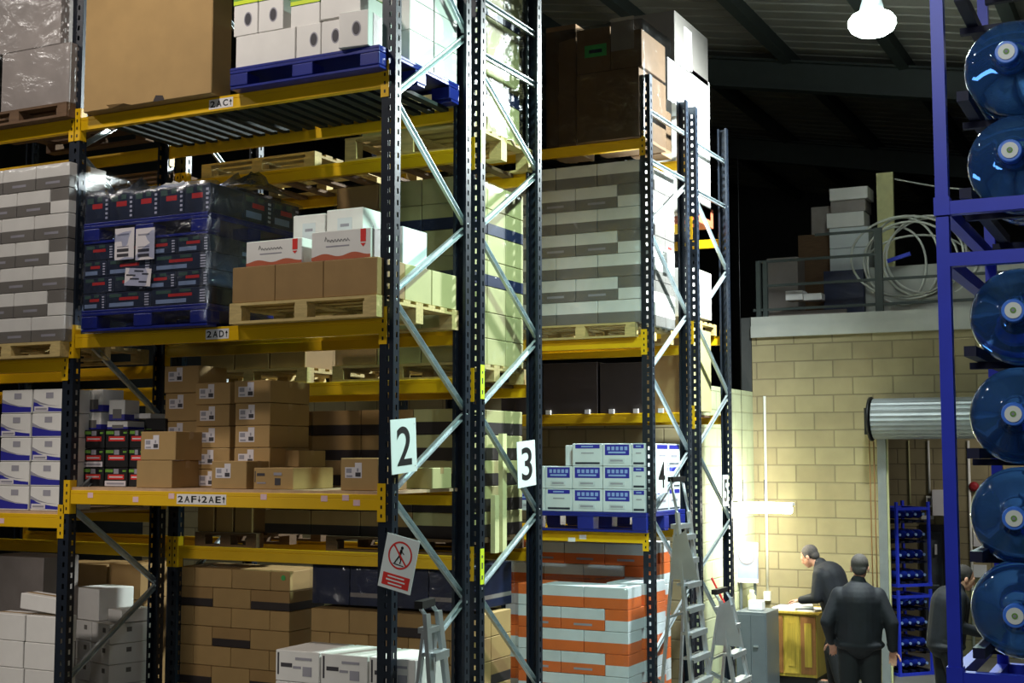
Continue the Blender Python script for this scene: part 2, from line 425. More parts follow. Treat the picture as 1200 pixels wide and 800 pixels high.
# end frames: nodes read off the bolts
ends(r2, [(Y2a+.05, zf(107, Y2a), Y2b-.04, zf(45, Y2b)), (Y2a+.05, zf(107, Y2a)-.04, Y2b-.04, zf(262, Y2b)), (Y2a+.05, zf(340, Y2a), Y2b-.04, zf(262, Y2b)-.05),
          (Y2a+.05, zf(345, Y2a)-.03, Y2b-.04, zf(478, Y2b)), (Y2a+.05, zf(576, Y2a), Y2b-.04, zf(480, Y2b)-.04), (Y2a+.05, zf(578, Y2a)-.03, Y2b-.04, zf(698, Y2b)),
          (Y2a+.05, zf(820, Y2a), Y2b-.04, zf(698, Y2b)-.04), (Y2a+.05, zf(107, Y2a)+1.5, Y2b-.04, zf(45, Y2b)+.05),
          (Y2a+.05, .85, Y2b-.04, .3)])
ends(r3, [(Y3a+.04, zf(60, Y3a), Y3b-.04, zf(60, Y3a)), (Y3a+.04, zf(-4, Y3a), Y3b-.04, zf(-4, Y3a)), (Y3a+.04, zf(80, Y3a), Y3b-.04, zf(198, Y3b)),
          (Y3a+.04, zf(264, Y3a), Y3b-.04, zf(202, Y3b)-.03), (Y3a+.04, zf(268, Y3a)-.04, Y3b-.04, zf(394, Y3b)), (Y3a+.04, zf(476, Y3a), Y3b-.04, zf(398, Y3b)-.02),
          (Y3a+.04, zf(478, Y3a)-.04, Y3b-.04, zf(597, Y3b)), (Y3a+.04, zf(690, Y3a), Y3b-.04, zf(600, Y3b)-.02), (Y3a+.04, zf(693, Y3a)-.04, Y3b-.04, zf(800, Y3b)),
          (Y3a+.04, .75, Y3b-.04, .3)])
ends(r4, [(Y4a+.04, zf(128, Y4a), Y4b-.04, zf(128, Y4a)), (Y4a+.04, zf(186, Y4a), Y4b-.04, zf(186, Y4a)), (Y4a+.04, zf(262, Y4a), Y4b-.04, zf(216, Y4b)-.03),
          (Y4a+.04, zf(264, Y4a)-.04, Y4b-.04, zf(366, Y4b)), (Y4a+.04, zf(431, Y4a), Y4b-.04, zf(369, Y4b)-.02), (Y4a+.04, zf(433, Y4a)-.04, Y4b-.04, zf(526, Y4b)),
          (Y4a+.04, zf(600, Y4a), Y4b-.04, zf(529, Y4b)-.02), (Y4a+.04, zf(602, Y4a)-.04, Y4b-.04, zf(685, Y4b)), (Y4a+.04, zf(770, Y4a), Y4b-.04, zf(688, Y4b)-.02), (Y4a+.04, .7, Y4b-.04, .2)])
ends(r5, [(Y5a+.04, zf(166, Y5a), Y5b-.04, zf(166, Y5a)), (Y5a+.04, zf(222, Y5a), Y5b-.04, zf(222, Y5a)), (Y5a+.04, zf(226, Y5a)-.04, Y5b-.04, zf(315, Y5b)),
          (Y5a+.04, zf(372, Y5a), Y5b-.04, zf(318, Y5b)-.02), (Y5a+.04, zf(374, Y5a)-.04, Y5b-.04, zf(460, Y5b)), (Y5a+.04, zf(523, Y5a), Y5b-.04, zf(462, Y5b)-.02),
          (Y5a+.04, zf(526, Y5a)-.04, Y5b-.04, zf(606, Y5b)), (Y5a+.04, zf(668, Y5a), Y5b-.04, zf(609, Y5b)-.02), (Y5a+.04, zf(671, Y5a)-.04, Y5b-.04, zf(750, Y5b)), (Y5a+.04, .6, Y5b-.04, .25)])
for r, ya, yb in ((r2, Y2a, Y2b), (r3, Y3a, Y3b)):   # the second frame's braces (dark in shade)
    for k in range(5):
        z = .35+k*1.4; x = XL-.055
        if r is r2:
            zr0 = ZV(683, XL-.055, Y2b)+1.4*(k-1); zf0 = ZV(592, XL-.055, Y2a)+1.4*(k-1)
            if zr0 > .1: brace(r, x, ya+.05, zf0, yb-.05, zr0+.02)
            brace(r, x, ya+.05, zf0+.04, yb-.05, zr0+1.38)
            continue
        brace(r, x, ya+.05, z, yb-.05, z+.68)
        brace(r, x, ya+.05, z+1.36, yb-.05, z+.72)
ZA = {'top': 5.585, 'mid': 3.852, 'shelf': 2.64}
ZAL = {'top': 5.585, 'mid': ZV(419.5, XL-.3, Y2a), 'shelf': ZV(602, XL-.3, Y2a)}
Z3 = [ZV(172, -4.9, Y3a), ZV(443, -5, Y3a), ZV(650.5, -5.2, Y3a)]
Z4 = [ZV(162, -4.95, Y4a), ZV(394.5, -4.95, Y4a), ZV(624, -4.95, Y4a)]
Z5 = [ZV(262, -4.95, Y5a), ZV(484, -5.6, Y5a)]
b_lab = {}
for k, z in ZA.items():
    b_lab[k] = beam(r2, XL+.002, XE-UW-.002, Y2a, 1, z); beam(r2, XL+.002, XE-UW-.002, Y2b, -1, z)
for k, z in ZAL.items():
    b_lab['L'+k] = beam(r2, XL-BAY+.002, XL-UW-.002, Y2a, 1, z); beam(r2, XL-BAY+.002, XL-UW-.002, Y2b, -1, z)
for z in Z3:
    for x0, x1 in ((XL+.002, XE-UW-.002), (XL-BAY+.002, XL-UW-.002)):
        beam(r3, x0, x1, Y3a, 1, z); beam(r3, x0, x1, Y3b, -1, z)
for z in Z4:
    beam(r4, XL+.002, XE-UW-.002, Y4a, 1, z); beam(r4, XL+.002, XE-UW-.002, Y4b, -1, z)
for z in Z5:
    beam(r5, XL+.002, XE-UW-.002, Y5a, 1, z); beam(r5, XL+.002, XE-UW-.002, Y5b, -1, z)
deckboards(r2, XL-.02, XE-UW+.01, Y2a+.012, Y2b-.012, ZA['shelf'])
deckboards(r2, XL-BAY, XL-UW-.01, Y2a+.012, Y2b-.012, ZAL['shelf'])
deckboards(r2, XL+.05, XE-UW-.03, Y2a+.05, Y2b-.05, ZA['top'], 'steeldeck', 22)
deckboards(r3, XL+.05, XE-UW-.03, Y3a+.05, Y3b-.05, Z3[0], 'wooddark', 9)
deckboards(r3, XL+.05, XE-UW-.03, Y3a+.05, Y3b-.05, Z3[1], 'wooddark', 9)
deckboards(r5, XL+.05, XE-UW-.03, Y5a+.05, Y5b-.05, Z5[1], 'wooddark', 9)
# location labels on the beams
def loc_label(bm, u0, u1, zt, chars, h=.074):
    y = Y2a-.0015; zc = zt-.054; x0 = XU(u0, y, zc); x1 = XU(u1, y, zc)
    mb = MB(); mb.box(x0, x1, y, Y2a+.001, zc-h/2, zc+h/2, 'paper')
    yy = y-.0012; n = sum(.55 if c in '^v' else 1 for c in chars); w = (x1-x0-.01)/n; x = x0+.005
    for ch in chars:
        if ch in '^v': arrow(mb, (x+.004, yy, zc-h*.33), (1, 0, 0), (0, 0, 1), w*.45, h*.66, 'black', ch == '^'); x += w*.55
        else: put_text(mb, ch, (x+w*.1, yy, zc-h*.33), (1, 0, 0), (0, 0, 1), w*.78, h*.66, 'black', .02); x += w
    o = mb.build('location_label', bm)
loc_label(b_lab['top'], 245, 273, ZA['top'], '2AC^')
loc_label(b_lab['mid'], 241, 268, ZA['mid'], '2AD^')
loc_label(b_lab['shelf'], 207, 265, ZA['shelf'], '2AFv2AE^')
for u, v in ((106, 580), (159, 585), (201, 581), (309, 582), (380, 584), (405, 583), (418, 589)):
    p = at(u, v, Y=Y2a); mb = MB(); mb.box(p.x-.027, p.x+.027, Y2a-.0016, Y2a+.001, p.z-.02, p.z+.02, 'pinklabel'); mb.build('price_ticket', b_lab['shelf'])
p = at(2, 610, Y=Y2a); mb = MB(); mb.box(p.x-.027, p.x+.027, Y2a-.0016, Y2a+.001, p.z-.02, p.z+.02, 'pinklabel'); mb.build('price_ticket', b_lab['Lshelf'])
# lime bay labels on the front upright of rack 3
for v0, v1 in ((151, 190), (427, 467), (643, 685)):
    z1, z0 = ZV(v0, XE, Y3a), ZV(v1, XE, Y3a); mb = MB(); a = YU(549.5, XE, (z0+z1)/2); a = Y3a+.003; b = a+.062
    xx = XE+.003
    mb.box(XE, xx, a, b, z0, z1, 'limelabel')
    for k in range(3):
        zz = z0+(z1-z0)*(.14+.3*k); mb.box(xx, xx+.0012, a+.022, a+.04, zz, zz+(.03, .045, .02)[k], 'ink')
    mb.build('bay_label', r3)
# small white tickets on the lowest beam of rack 4
for u, v in ((670, 632), (683, 629)):
    p = at(u, v, Y=Y4a); mb = MB(); mb.box(p.x-.04, p.x+.04, Y4a-.002, Y4a+.001, p.z-.022, p.z+.022, 'paper'); mb.build('beam_ticket', r4)
# aisle number signs, hung on the end frames facing the cross aisle
def aisle_sign(ch, uc, vc, Yr, w=.33, h=.37, tilt=-4, cond=True):
    X = XE+.03; zc = ZV(vc, X, Yr); yc = YU(uc, X, zc)
    mb = MB(); T = Matrix.Rotation(math.radians(-tilt), 4, 'X')
    mb.box(0, .004, -w/2, w/2, 0, h, 'signwhite', T)
    o = mb.build('aisle_sign', world=False); o.location = (X, yc, zc-h/2)
    t = MB(); put_text(t, ch, T @ Vector((.0052, -w*.28, h*.14)), T.to_3x3() @ Vector((0, 1, 0)), T.to_3x3() @ Vector((0, 0, 1)), w*.58, h*.72, 'black', .012)
    t.build('sign_number', o, world=False)
    q = MB()
    for z in (.04, h-.04): q.box(-.045, .006, w/2-.025, w/2-.018, z-.003, z+.003, 'galv', T)
    q.build('fixing_wire', o, world=False)
    return o
tag(aisle_sign('2', 474, 522.5, 8.1), 'white sign with black number 2 on the nearest rack end', 'sign')
tag(aisle_sign('3', 617.5, 543, 9.9), 'white sign with black number 3 on a rack end', 'sign')
tag(aisle_sign('4', 775, 556, 13.0, tilt=0), 'white sign with black number 4 behind the tall stepladder', 'sign')
tag(aisle_sign('5', 850, 574, 15.2, w=.2, h=.36, tilt=0), 'narrow white sign with black number 5 on the farthest rack end', 'sign')
# no climbing sign, tilted, on the front upright of rack 2
zc = ZV(660, -4.8, 7.7); xc = XU(467, 7.71, zc); w, h = .26, .365
s_ = empty('prohibition_sign', (xc, 7.712, zc), 'tilted white no climbing sign with red circle and red band', 'sign', ry=math.radians(12))
mb = MB(); mb.box(-w/2, w/2, 0, .004, -h/2, h/2, 'signwhite'); mb.build('sign_board', s_, world=False)
mb = MB(); n = 40; cz = .055; R1, R2 = .094, .082
mb.add([(math.cos(2*math.pi*i/n)*r, -.0012, cz+math.sin(2*math.pi*i/n)*r) for r in (R1, R2) for i in range(n)], [(i, (i+1) % n, n+(i+1) % n, n+i) for i in range(n)], 'signred' if 'signred' in M else 'red')
mb.bar((-.06, -.0016, cz+.062), (.06, -.0016, cz-.062), .001, .012, 'red', up=(.7, 0, .7))
mb.box(-w/2+.025, w/2-.022, -.0014, 0, -h/2+.022, -h/2+.105, 'red'); mb.build('prohibition_mark', s_, world=False)
mb = MB(); mb.ell((.006, -.001, cz+.052), (.011, .0008, .012), 'black', 10)
for a, b, t in (((.004, cz+.04), (-.004, cz-.002), .018), ((-.002, cz), (-.022, cz-.036), .01), ((-.002, cz), (.012, cz-.03), .01), ((.012, cz-.03), (.008, cz-.055), .008), ((.004, cz+.03), (.028, cz+.012), .007), ((-.022, cz-.036), (-.034, cz-.058), .008)):
    mb.bar((a[0], -.0012, a[1]), (b[0], -.0012, b[1]), .001, t, 'black', up=(0, 1, 0)) if False else mb.bar((a[0], -.0012, a[1]), (b[0], -.0012, b[1]), t, .001, 'black', up=(0, 1, 0))
mb.bar((-.045, -.0012, cz-.062), (.04, -.0012, cz-.066), .006, .001, 'black', up=(0, 1, 0)); mb.build('climbing_figure', s_, world=False)
mb = MB()
for k in range(3):
    ww = (.13, .15, .11)[k]; mb.box(-ww/2, ww/2, -.0022, -.001, -h/2+.082-.024*k, -h/2+.091-.024*k, 'signwhite')
mb.build('warning_text', s_, world=False)
# ================================================================== PALLETS
def wood_pallet(x0, x1, y0, y1, z0, label, group=None, h=.125, m='wood'):
    p = empty('wooden_pallet', ((x0+x1)/2, (y0+y1)/2, z0), label, 'pallet', group)
    hx, hy = (x1-x0)/2, (y1-y0)/2; mb = MB()
    for k in range(7):
        y = -hy+.05+(2*hy-.1)*k/6; mb.box(-hx, hx, y-.05, y+.05, h-.02, h, m)
    for x in (-hx+.05, 0, hx-.05): mb.box(x-.05, x+.05, -hy, hy, h-.04, h-.0205, m)
    mb.build('deck_boards', p, world=False)
    for x in (-hx+.055, 0, hx-.055):
        for y in (-hy+.05, 0, hy-.05):
            b = MB(); b.box(x-.055, x+.055, y-.05, y+.05, .02, h-.0405, m); b.build('block', p, world=False)
    for k, y in enumerate((-hy+.05, 0, hy-.05)):
        b = MB(); b.box(-hx, hx, y-.05, y+.05, 0, .0195, m); b.build('bottom_board', p, world=False)
    return p
def plastic_pallet(x0, x1, y0, y1, z0, label, group=None, h=.15, m='bluepl'):
    p = empty('plastic_pallet', ((x0+x1)/2, (y0+y1)/2, z0), label, 'pallet', group)
    hx, hy = (x1-x0)/2, (y1-y0)/2; mb = MB()
    mb.box(-hx, hx, -hy, hy, h-.022, h, m); mb.box(-hx, hx, -hy, -hy+.02, h-.045, h-.022, m); mb.box(-hx, hx, hy-.02, hy, h-.045, h-.022, m)
    mb.box(hx-.02, hx, -hy+.02, hy-.02, h-.045, h-.022, m); mb.box(-hx, -hx+.02, -hy+.02, hy-.02, h-.045, h-.022, m)
    bevel(mb.build('deck', p, world=False), .004, 2)
    for x, w in ((-hx+.08, .08), (0, .09), (hx-.08, .08)):
        for y in (-hy+.075, 0, hy-.075):
            b = MB(); b.box(x-w, x+w, y-.075, y+.075, .022, h-.046, m); bevel(b.build('foot', p, world=False), .008, 2)
    for y in (-hy+.06, 0, hy-.06):
        b = MB(); b.box(-hx, hx, y-.055, y+.055, 0, .0215, m); bevel(b.build('skid', p, world=False), .004, 1)
    return p
def film(x0, x1, y0, y1, z0, z1, label, group=None, top=True, m='film', amp=.012, cat='wrap', loose=0):
    """stretch film around a load: a wavy sheet on each side, drawn in over the top"""
    mb = MB(); r = random.Random(int(x0*100)+int(z0*77)); nz = max(4, int((z1-z0)/.06)); P = []
    per = [(x0, y0), (x1, y0), (x1, y1), (x0, y1)]
    for k in range(4):
        a, b = per[k], per[(k+1) % 4]; n = 14
        for i in range(n):
            t = i/n; P.append((a[0]+(b[0]-a[0])*t, a[1]+(b[1]-a[1])*t, (0, -1) if k == 0 else (1, 0) if k == 1 else (0, 1) if k == 2 else (-1, 0)))
    rows = []
    for j in range(nz+1):
        z = z0+(z1-z0)*j/nz; row = []
        for (x, y, nn) in P:
            o = abs(r.gauss(0, 1))*amp+.004+(loose*abs(math.sin(x*9+z*7)) if j > nz-3 else 0)
            row.append(Vector((x+nn[0]*o, y+nn[1]*o, z+r.uniform(-.01, .01)*(0 < j < nz)-(0 if 0 < j < nz else 0))))
        rows.append(row)
    if top:
        cx, cy = (x0+x1)/2, (y0+y1)/2
        for sh, dz in ((.8, .015), (.4, .03), (.05, .012)):
            rows.append([Vector((cx+(x-cx)*sh, cy+(y-cy)*sh, z1+dz+abs(r.gauss(0, 1))*amp*1.6)) for x, y, nn in P])
    n = len(P); vs = [v for row in rows for v in row]; fs = [(j*n+i, j*n+(i+1) % n, (j+1)*n+(i+1) % n, (j+1)*n+i) for j in range(len(rows)-1) for i in range(n)]
    mb.add(vs, fs, m, True); o = mb.build('stretch_film')
    tag(o, label, cat, group); return o
# ================================================================== LOADS, rack 2
TT = [(.48, 'greyband'), (1, 'white')]; TTi = [(.5, 'white'), (1, 'greyband')]
def card_print(o, side='front'):          # pale printed words on the grey band of a carton
    co = [v.co for v in o.data.vertices]; w = max(v.x for v in co)*2; h = max(v.z for v in co)
    return decor(o, [(w*.3, h*.2, w*.72, h*.3, 'inklight')], 'printed_mark')
# --- far left bay, top: two film wrapped grey boxes on a dark pallet
zt = ZAL['top']; yf = 7.64
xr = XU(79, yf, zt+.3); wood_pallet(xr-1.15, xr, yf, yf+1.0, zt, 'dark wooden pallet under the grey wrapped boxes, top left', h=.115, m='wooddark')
za = ZV(48, xr, yf); zb = za+.75
carton(xr-.75, xr, yf+.02, yf+.9, zt+.115, za, 'greycard', 'big grey film-wrapped box at top left, on the dark pallet', group=None)
carton(xr-.85, XU(68, yf, za), yf+.02, yf+.9, za+.002, zb, 'greycard', 'big grey film-wrapped box at top left, cut by the photo edge')
film(xr-.86, xr+.01, yf, yf+.92, zt+.1, zb, 'clear stretch film around the big grey boxes, top left', amp=.006, m='filmsoft')
# --- far left bay, middle: two-tone cartons on a wooden pallet
zt = ZAL['mid']; xr = XU(76, yf, zt+.6); x0 = xr-1.2
wood_pallet(x0, XU(70, yf, zt), yf, yf+1.0, zt, 'wooden pallet under the white and grey carton stack, far left', h=.12)
zb = zt+.122; ztop = ZV(188, xr, yf); n = 7; h = (ztop-zb)/n
G = 'white and grey cartons, far left stack'
for r in range(n):
    z0 = zb+r*h; A = (r % 2 == 0)
    xs = [(xr-1.1, xr-.735, TT), (xr-.73, xr-.37, TT), (xr-.365, xr, TT)] if A else [(xr-.93, xr-.57, TT), (xr-.565, xr-.205, TT), (xr-.2, xr, TTi)]
    for k, (a, b, bd) in enumerate(xs):
        if b < XU(-60, yf, z0): continue
        o = carton(a, b-.004, yf+.02, yf+.42, z0, z0+h-.004, bd, f'white and grey carton, {rowname(r, n)}, {("left", "middle", "right")[k]} of three, far left stack', group=G, tape=False, flap=(r == n-1))
        if bd is TT: card_print(o)
film(x0+.09, xr+.005, yf+.005, yf+.9, zb, ztop, 'clear film over the white and grey cartons, far left', amp=.004, m='filmsoft')
# --- white and blue boxes on the pick shelf, left
def swoosh(o, v):
    co = [q.co for q in o.data.vertices]; X = max(q.x for q in co); Y = min(q.y for q in co); H = max(q.z for q in co); w = 2*X
    mb = MB(); y = Y-.001
    pts = [(0, .08), (1, .05), (1, .17), (.75, .2), (.4, .27), (.2, .36), (0, .52)] if v else [(0, .05), (1, .05), (1, .26), (.6, .28), (.3, .36), (0, .46)]
    mb.add([(-X+.004+(w-.008)*a, y, H*b) for a, b in pts], [list(range(len(pts)))], 'blueprint' if v == 0 or True else 'paleblue')
    mb.add([(-X+.004+(w-.008)*a, y-.0004, H*b) for a, b in [(0, .62), (.25, .45), (.55, .33), (.9, .29), (.6, .3), (.3, .36), (0, .47)]], [list(range(7))], 'inklight')
    mb.box(-X+w*.42, -X+w*.66, y-.001, y, H*.62, H*.86, 'inklight')
    if v == 1: mb.box(-X+w*.05, -X+w*.5, y-.0018, y, H*.08, H*.28, 'label'); mb.box(-X+w*.09, -X+w*.46, y-.0024, y, H*.13, H*.21, 'inklight')
    mb.build('printed_label', o, world=False)
zs = ZAL['shelf']+.024; y = 7.78; ztop = ZV(455, -8, y); h = (ztop-zs)/5
G = 'white and blue boxes on the pick shelf'
us = [(-36, -1), (0, 35), (37, 73)]
for c, (ua, ub) in enumerate(us[1:]):
    for r in range(5):
        dx = rnd.uniform(-.008, .008)
        a, b = XU(ua, y, zs+.4)+dx, XU(ub, y, zs+.4)+dx
        o = carton(a, b, y, y+.32, zs+r*h, zs+(r+1)*h-.004, 'white', f'white box with blue wave print, {rowname(r, 5)}, {("left", "right")[c]} column, far left shelf', group=G, flap=False)
        swoosh(o, (r+c) % 2)
# --- middle shelf bay: white/blue, then red and black cartons, then brown cartons
zs = ZA['shelf']+.024
def put(u0, u1, v0, v1, y, d, bands, label, group=None, zb=None, rz=0, **k):
    """box whose front face shows at columns u0..u1 and rows v0..v1, standing at distance y"""
    xm = XU((u0+u1)/2, y, 3); z1 = ZV(v0, xm, y); z0 = ZV(v1, xm, y) if zb is None else zb
    return carton(XU(u0, y, z0), XU(u1, y, z0), y, y+d, z0, z1-.003, bands, label, group=group, rz=rz, **k)
def redblack(o, bar=False):
    co = [q.co for q in o.data.vertices]; w = 2*max(q.x for q in co); H = max(q.z for q in co)
    r = [(w*.14, H*.38, w*.86, H*.64, 'red'), (w*.2, H*.47, w*.8, H*.54, 'label'), (w*.02, H*.76, w*.36, H*.92, 'green'), (w*.4, H*.68, w*.62, H*.94, 'inklight'), (w*.8, H*.78, w*.95, H*.88, 'green')]
    if bar: r += [(w*.02, H*.02, w*.95, H*.3, 'label'), (w*.1, H*.1, w*.88, H*.2, 'inklight')]
    decor(o, r)
G = 'black and red cartons on the pick shelf'
yy = 8.02; xm = XU(110, yy, 2.8); H = (ZV(503, xm, yy)-zs)/3
cols = [(97, 121.5), (123, 149.5), (151, 168)]
for c, (ua, ub) in enumerate(cols):
    for r in range(3):
        o = carton(XU(ua, yy, 2.8), XU(ub, yy, 2.8)-.003, yy, yy+.25, zs+r*H, zs+(r+1)*H-.004, [(.07, 'blackprint'), (.93, 'blackprint'), (1, 'blackprint')],
                   f'black carton with red and green print, {rowname(r, 3)}, {colname(c, 3)}', group=G, flap=False)
        redblack(o, (r, c) in ((1, 0), (0, 1)))
z3 = zs+3*H
def small_white(u0, u1, v0, v1, y, lab, rz=0, zb=None):
    o = put(u0, u1, v0, v1, y, .22, [(.3, 'blueprint'), (1, 'white')], lab, 'small white and blue boxes on the black cartons', rz=rz, flap=False, zb=zb)
    co = [q.co for q in o.data.vertices]; w = 2*max(q.x for q in co); h = max(q.z for q in co)
    decor(o, [(w*.25, h*.1, w*.8, h*.55, 'greyband')]); return z3
small_white(94, 119, 482.5, 503, 8.06, 'white and blue box directly on the black cartons, left', rz=-.06, zb=z3)
zq = ZV(482, xm, 8.06)
small_white(95, 122, 456, 481.5, 8.06, 'white and blue box topmost above the black and red cartons', rz=-.08, zb=zq)
small_white(125, 147, 493, 503, 8.05, 'flat white box on the middle column of black cartons', rz=.1, zb=z3)
zq = ZV(492.5, xm, 8.05)
small_white(126, 142, 468, 492.5, 8.1, 'small white and blue box on the flat white box', rz=.2, zb=zq)
o = put(168, 192, 490, 572, 8.25, .2, [(.8, 'blackprint'), (1, 'blackprint')], 'tall stack-top black carton with red label behind brown cartons', zb=zs, flap=False)
decor(o, [(.05, .38, .16, .41, 'red'), (.01, .43, .07, .455, 'green')])
o = put(155, 178, 483, 492, 8.3, .2, 'white', 'white box lid leaning behind the black carton', zb=ZV(490, xm, 8.3)+.0, rz=.1, flap=False)
o.location.y = 8.36
o.location.z = ZV(490, XU(180, 8.25, 3), 8.25)
# brown labelled cartons
G = 'brown cartons with white shipping labels'
def brown(u0, u1, v0, v1, y, d, lab, zb, lx=.05, lz=None, m='brown', label=True, rz=0, s=1.25):
    o = put(u0, u1, v0, v1, y, d, m, lab, G, zb=zb, rz=rz)
    co = [q.co for q in o.data.vertices]; h = max(q.z for q in co); w = 2*max(q.x for q in co)
    if label: ship_label(o, w*.12, (h-.088*s)*.75, s)
    return o
def column(u0, u1, vs, y, d, name, **k):
    xm = XU((u0+u1)/2, y, 3); z = [ZV(v, xm, y) for v in vs]+[zs]
    for i in range(len(vs)):
        t = ORD[i] if i else 'topmost'
        brown(u0+rnd.uniform(-1, 1), u1+rnd.uniform(-1, 1), 0, 0, y, d, f'brown labelled carton, {t} of the {name}', z[i+1], **k) if False else None
        w0, w1 = XU(u0+rnd.uniform(-1.2, 1.2), y, z[i]), XU(u1+rnd.uniform(-1.2, 1.2), y, z[i])
        o = carton(w0, w1, y, y+d, z[i+1], z[i]-.004, 'brown', f'brown labelled carton, {t} in the {name}', group=G)
        hh = z[i]-z[i+1]; s = min(1.25, hh/.1); ship_label(o, (w1-w0)*.12, max(.01, hh-.088*s-.016), s)
column(194, 234, [428, 460, 493, 530], 8.28, .35, 'tallest leftmost brown column')
column(229, 270, [447.5, 473.5, 499, 524.5, 549.5], 8.1, .35, 'middle five-high brown column')
column(275.5, 317, [445, 471.5, 498, 524, 549], 8.06, .5, 'right five-high brown column')
def solo(u0, u1, v0, zb, y, d, lab, label=True, m='brown', rz=0):
    xm = XU((u0+u1)/2, y, zb); z1 = ZV(v0, xm, y)
    o = carton(XU(u0, y, zb), XU(u1, y, zb), y, y+d, zb, z1-.003, m, lab, group=G, rz=rz)
    if label: ship_label(o, (XU(u1, y, zb)-XU(u0, y, zb))*.12, (z1-zb)*.38, 1.2)
    return o, z1
o, z1 = solo(159.5, 201, 539, zs, 7.8, .35, 'plain brown carton under the front left labelled carton', label=False)
solo(164.5, 205.5, 505, z1, 7.8, .35, 'front left brown labelled carton, stacked on a plain one')
solo(247.5, 288.5, 539.5, zs, 7.8, .3, 'brown labelled carton alone at shelf front, centre')
o, z1 = solo(297, 343.5, 547.5, zs, 7.82, .5, 'low brown carton with printed marks at shelf front', label=False)
decor(o, [(.01, .05, .018, .13, 'ink'), (.03, .095, .1, .115, 'ink'), (.03, .04, .11, .05, 'inklight'), (.19, .03, .24, .08, 'ink'), (.18, .1, .25, .12, 'inklight')])
solo(321, 350, 527, z1, 8.25, .35, 'plain brown carton on the rear of the low printed carton', label=False)
solo(399, 443, 536, zs, 7.8, .38, 'brown labelled carton at the shelf end by the upright')
o = carton(-5.18, -4.9, 8.42, 8.7, zs, ZV(548, -4.9, 8.5), 'tan', 'pale carton on the shelf behind the number 2 sign', group=None)
# --- middle bay, 2AD level, left: film-wrapped dark cartons on blue pallets
zt = ZA['mid']; y = 7.62
x0 = XU(96, y, zt+.3); x1 = XU(243, y, zt+.3); D = 1.12; GP = 'blue plastic pallets of the wrapped load'
plastic_pallet(x0, x1, y, y+D, zt, 'blue plastic pallet on the beam under the dark wrapped cartons', h=.165, m='bluepl')
za = zt+.167; zb = ZV(273, x1, y); hh = (zb-za)/4
G = 'dark film-wrapped cartons with red labels'
def darkprint(o, kind, side='front'):
    co = [q.co for q in o.data.vertices]; w = (2*max(q.x for q in co)) if side == 'front' else 2*max(q.y for q in co); H = max(q.z for q in co)
    r = [(w*.3, H*.5, w*.72, H*.68, 'red'), (w*.08, H*.7, w*.35, H*.9, 'dkgreenlab'), (w*.5, H*.75, w*.7, H*.92, 'dkgreenlab')]
    if kind: r += [(w*.08, H*.12, w*.62, H*.36, 'palelab')]
    r += [(w*.86, H*(.1+.16*k), w*.95, H*(.18+.16*k), 'label') for k in range(5)]
    decor(o, r, 'printed_label', side)
mat('dkgreenlab', (72, 96, 80), .5); mat('palelab', (150, 164, 184), .5)
W = x1-x0
for r in range(4):
    sp = [0, .19, .56, 1] if r % 2 == 0 else [0, .25, .5, .75, 1]
    for k in range(len(sp)-1):
        a, b = x0+W*sp[k], x0+W*sp[k+1]
        o = carton(a+.002, b-.002, y+.012, y+.36, za+r*hh, za+(r+1)*hh-.003, 'dkgreen', f'dark carton with red label, {rowname(r, 4)}, {("leftmost", "second", "third", "last")[k]}, lower wrapped layers', group=G, flap=False)
        darkprint(o, r % 2 == 0 or k > 1)
    for k in range(2):
        o = carton(x1-.3, x1-.004, y+.37+.38*k, y+.74+.38*k, za+r*hh, za+(r+1)*hh-.003, 'dkgreen', f'dark wrapped carton on the shaded side, {rowname(r, 4)}, {("nearer", "farther")[k]}', group=G, flap=False)
        darkprint(o, r % 2, 'right')
plastic_pallet(x0, x1-.01, y, y+D, zb, 'blue plastic pallet sandwiched between two layers of dark cartons', h=.165, m='bluepl')
zc = zb+.167; zd = ZV(213, x1, y)
for k in range(5):
    o = carton(x0+W*k/5+.002, x0+W*(k+1)/5-.002, y+.012, y+.4, zc, zd, 'dkgreen', f'dark red-labelled carton, {("leftmost", "second from left", "middle", "fourth from left", "rightmost")[k]} of the top layer', group=G, flap=False)
    darkprint(o, False)
for k in range(2):
    o = carton(x1-.3, x1-.004, y+.41+.36*k, y+.76+.36*k, zc, zd, 'dkgreen', f'dark top-layer carton on the shaded side, {("nearer", "farther")[k]}', group=G, flap=False); darkprint(o, True, 'right')
film(x0-.005, x1+.005, y+.002, y+D, zt+.03, zd+.01, 'shiny stretch film around the dark cartons on blue pallets', amp=.014, loose=.03, m='filmblue')
# crumpled loose film on top of it
def crumple(cx, cy, cz, w, d, h, label, m='filmthick', seed=3):
    r = random.Random(seed); mb = MB(); n, k = 12, 8; vs = []
    for j in range(k+1):
        for i in range(n+1):
            e = math.sin(math.pi*i/n)*math.sin(math.pi*j/k); vs.append(Vector((cx+w*(i/n-.5)+r.uniform(-.02, .02), cy+d*(j/k-.5)+r.uniform(-.02, .02), cz+.005+e*h*r.uniform(.4, 1.2))))
    mb.add(vs, [(j*(n+1)+i, j*(n+1)+i+1, (j+1)*(n+1)+i+1, (j+1)*(n+1)+i) for j in range(k) for i in range(n)], m, True)
    o = mb.build('crumpled_film'); tag(o, label, 'wrap'); return solid(o, .0015)
crumple(x0+W*.42, y+.45, zd+.03, .5, .3, .12, 'white crumpled film lying on top of the dark wrapped cartons', 'tapeclear')
crumple(x0+.1, y+.5, zd+.03, .35, .5, .18, 'loose clear film bunched on the dark cartons beside the upright', 'filmthick', 5)
crumple(x1-.1, y+.6, zd+.03, .4, .6, .16, 'clear film ridge over the right side of the dark load', 'filmthick', 8)
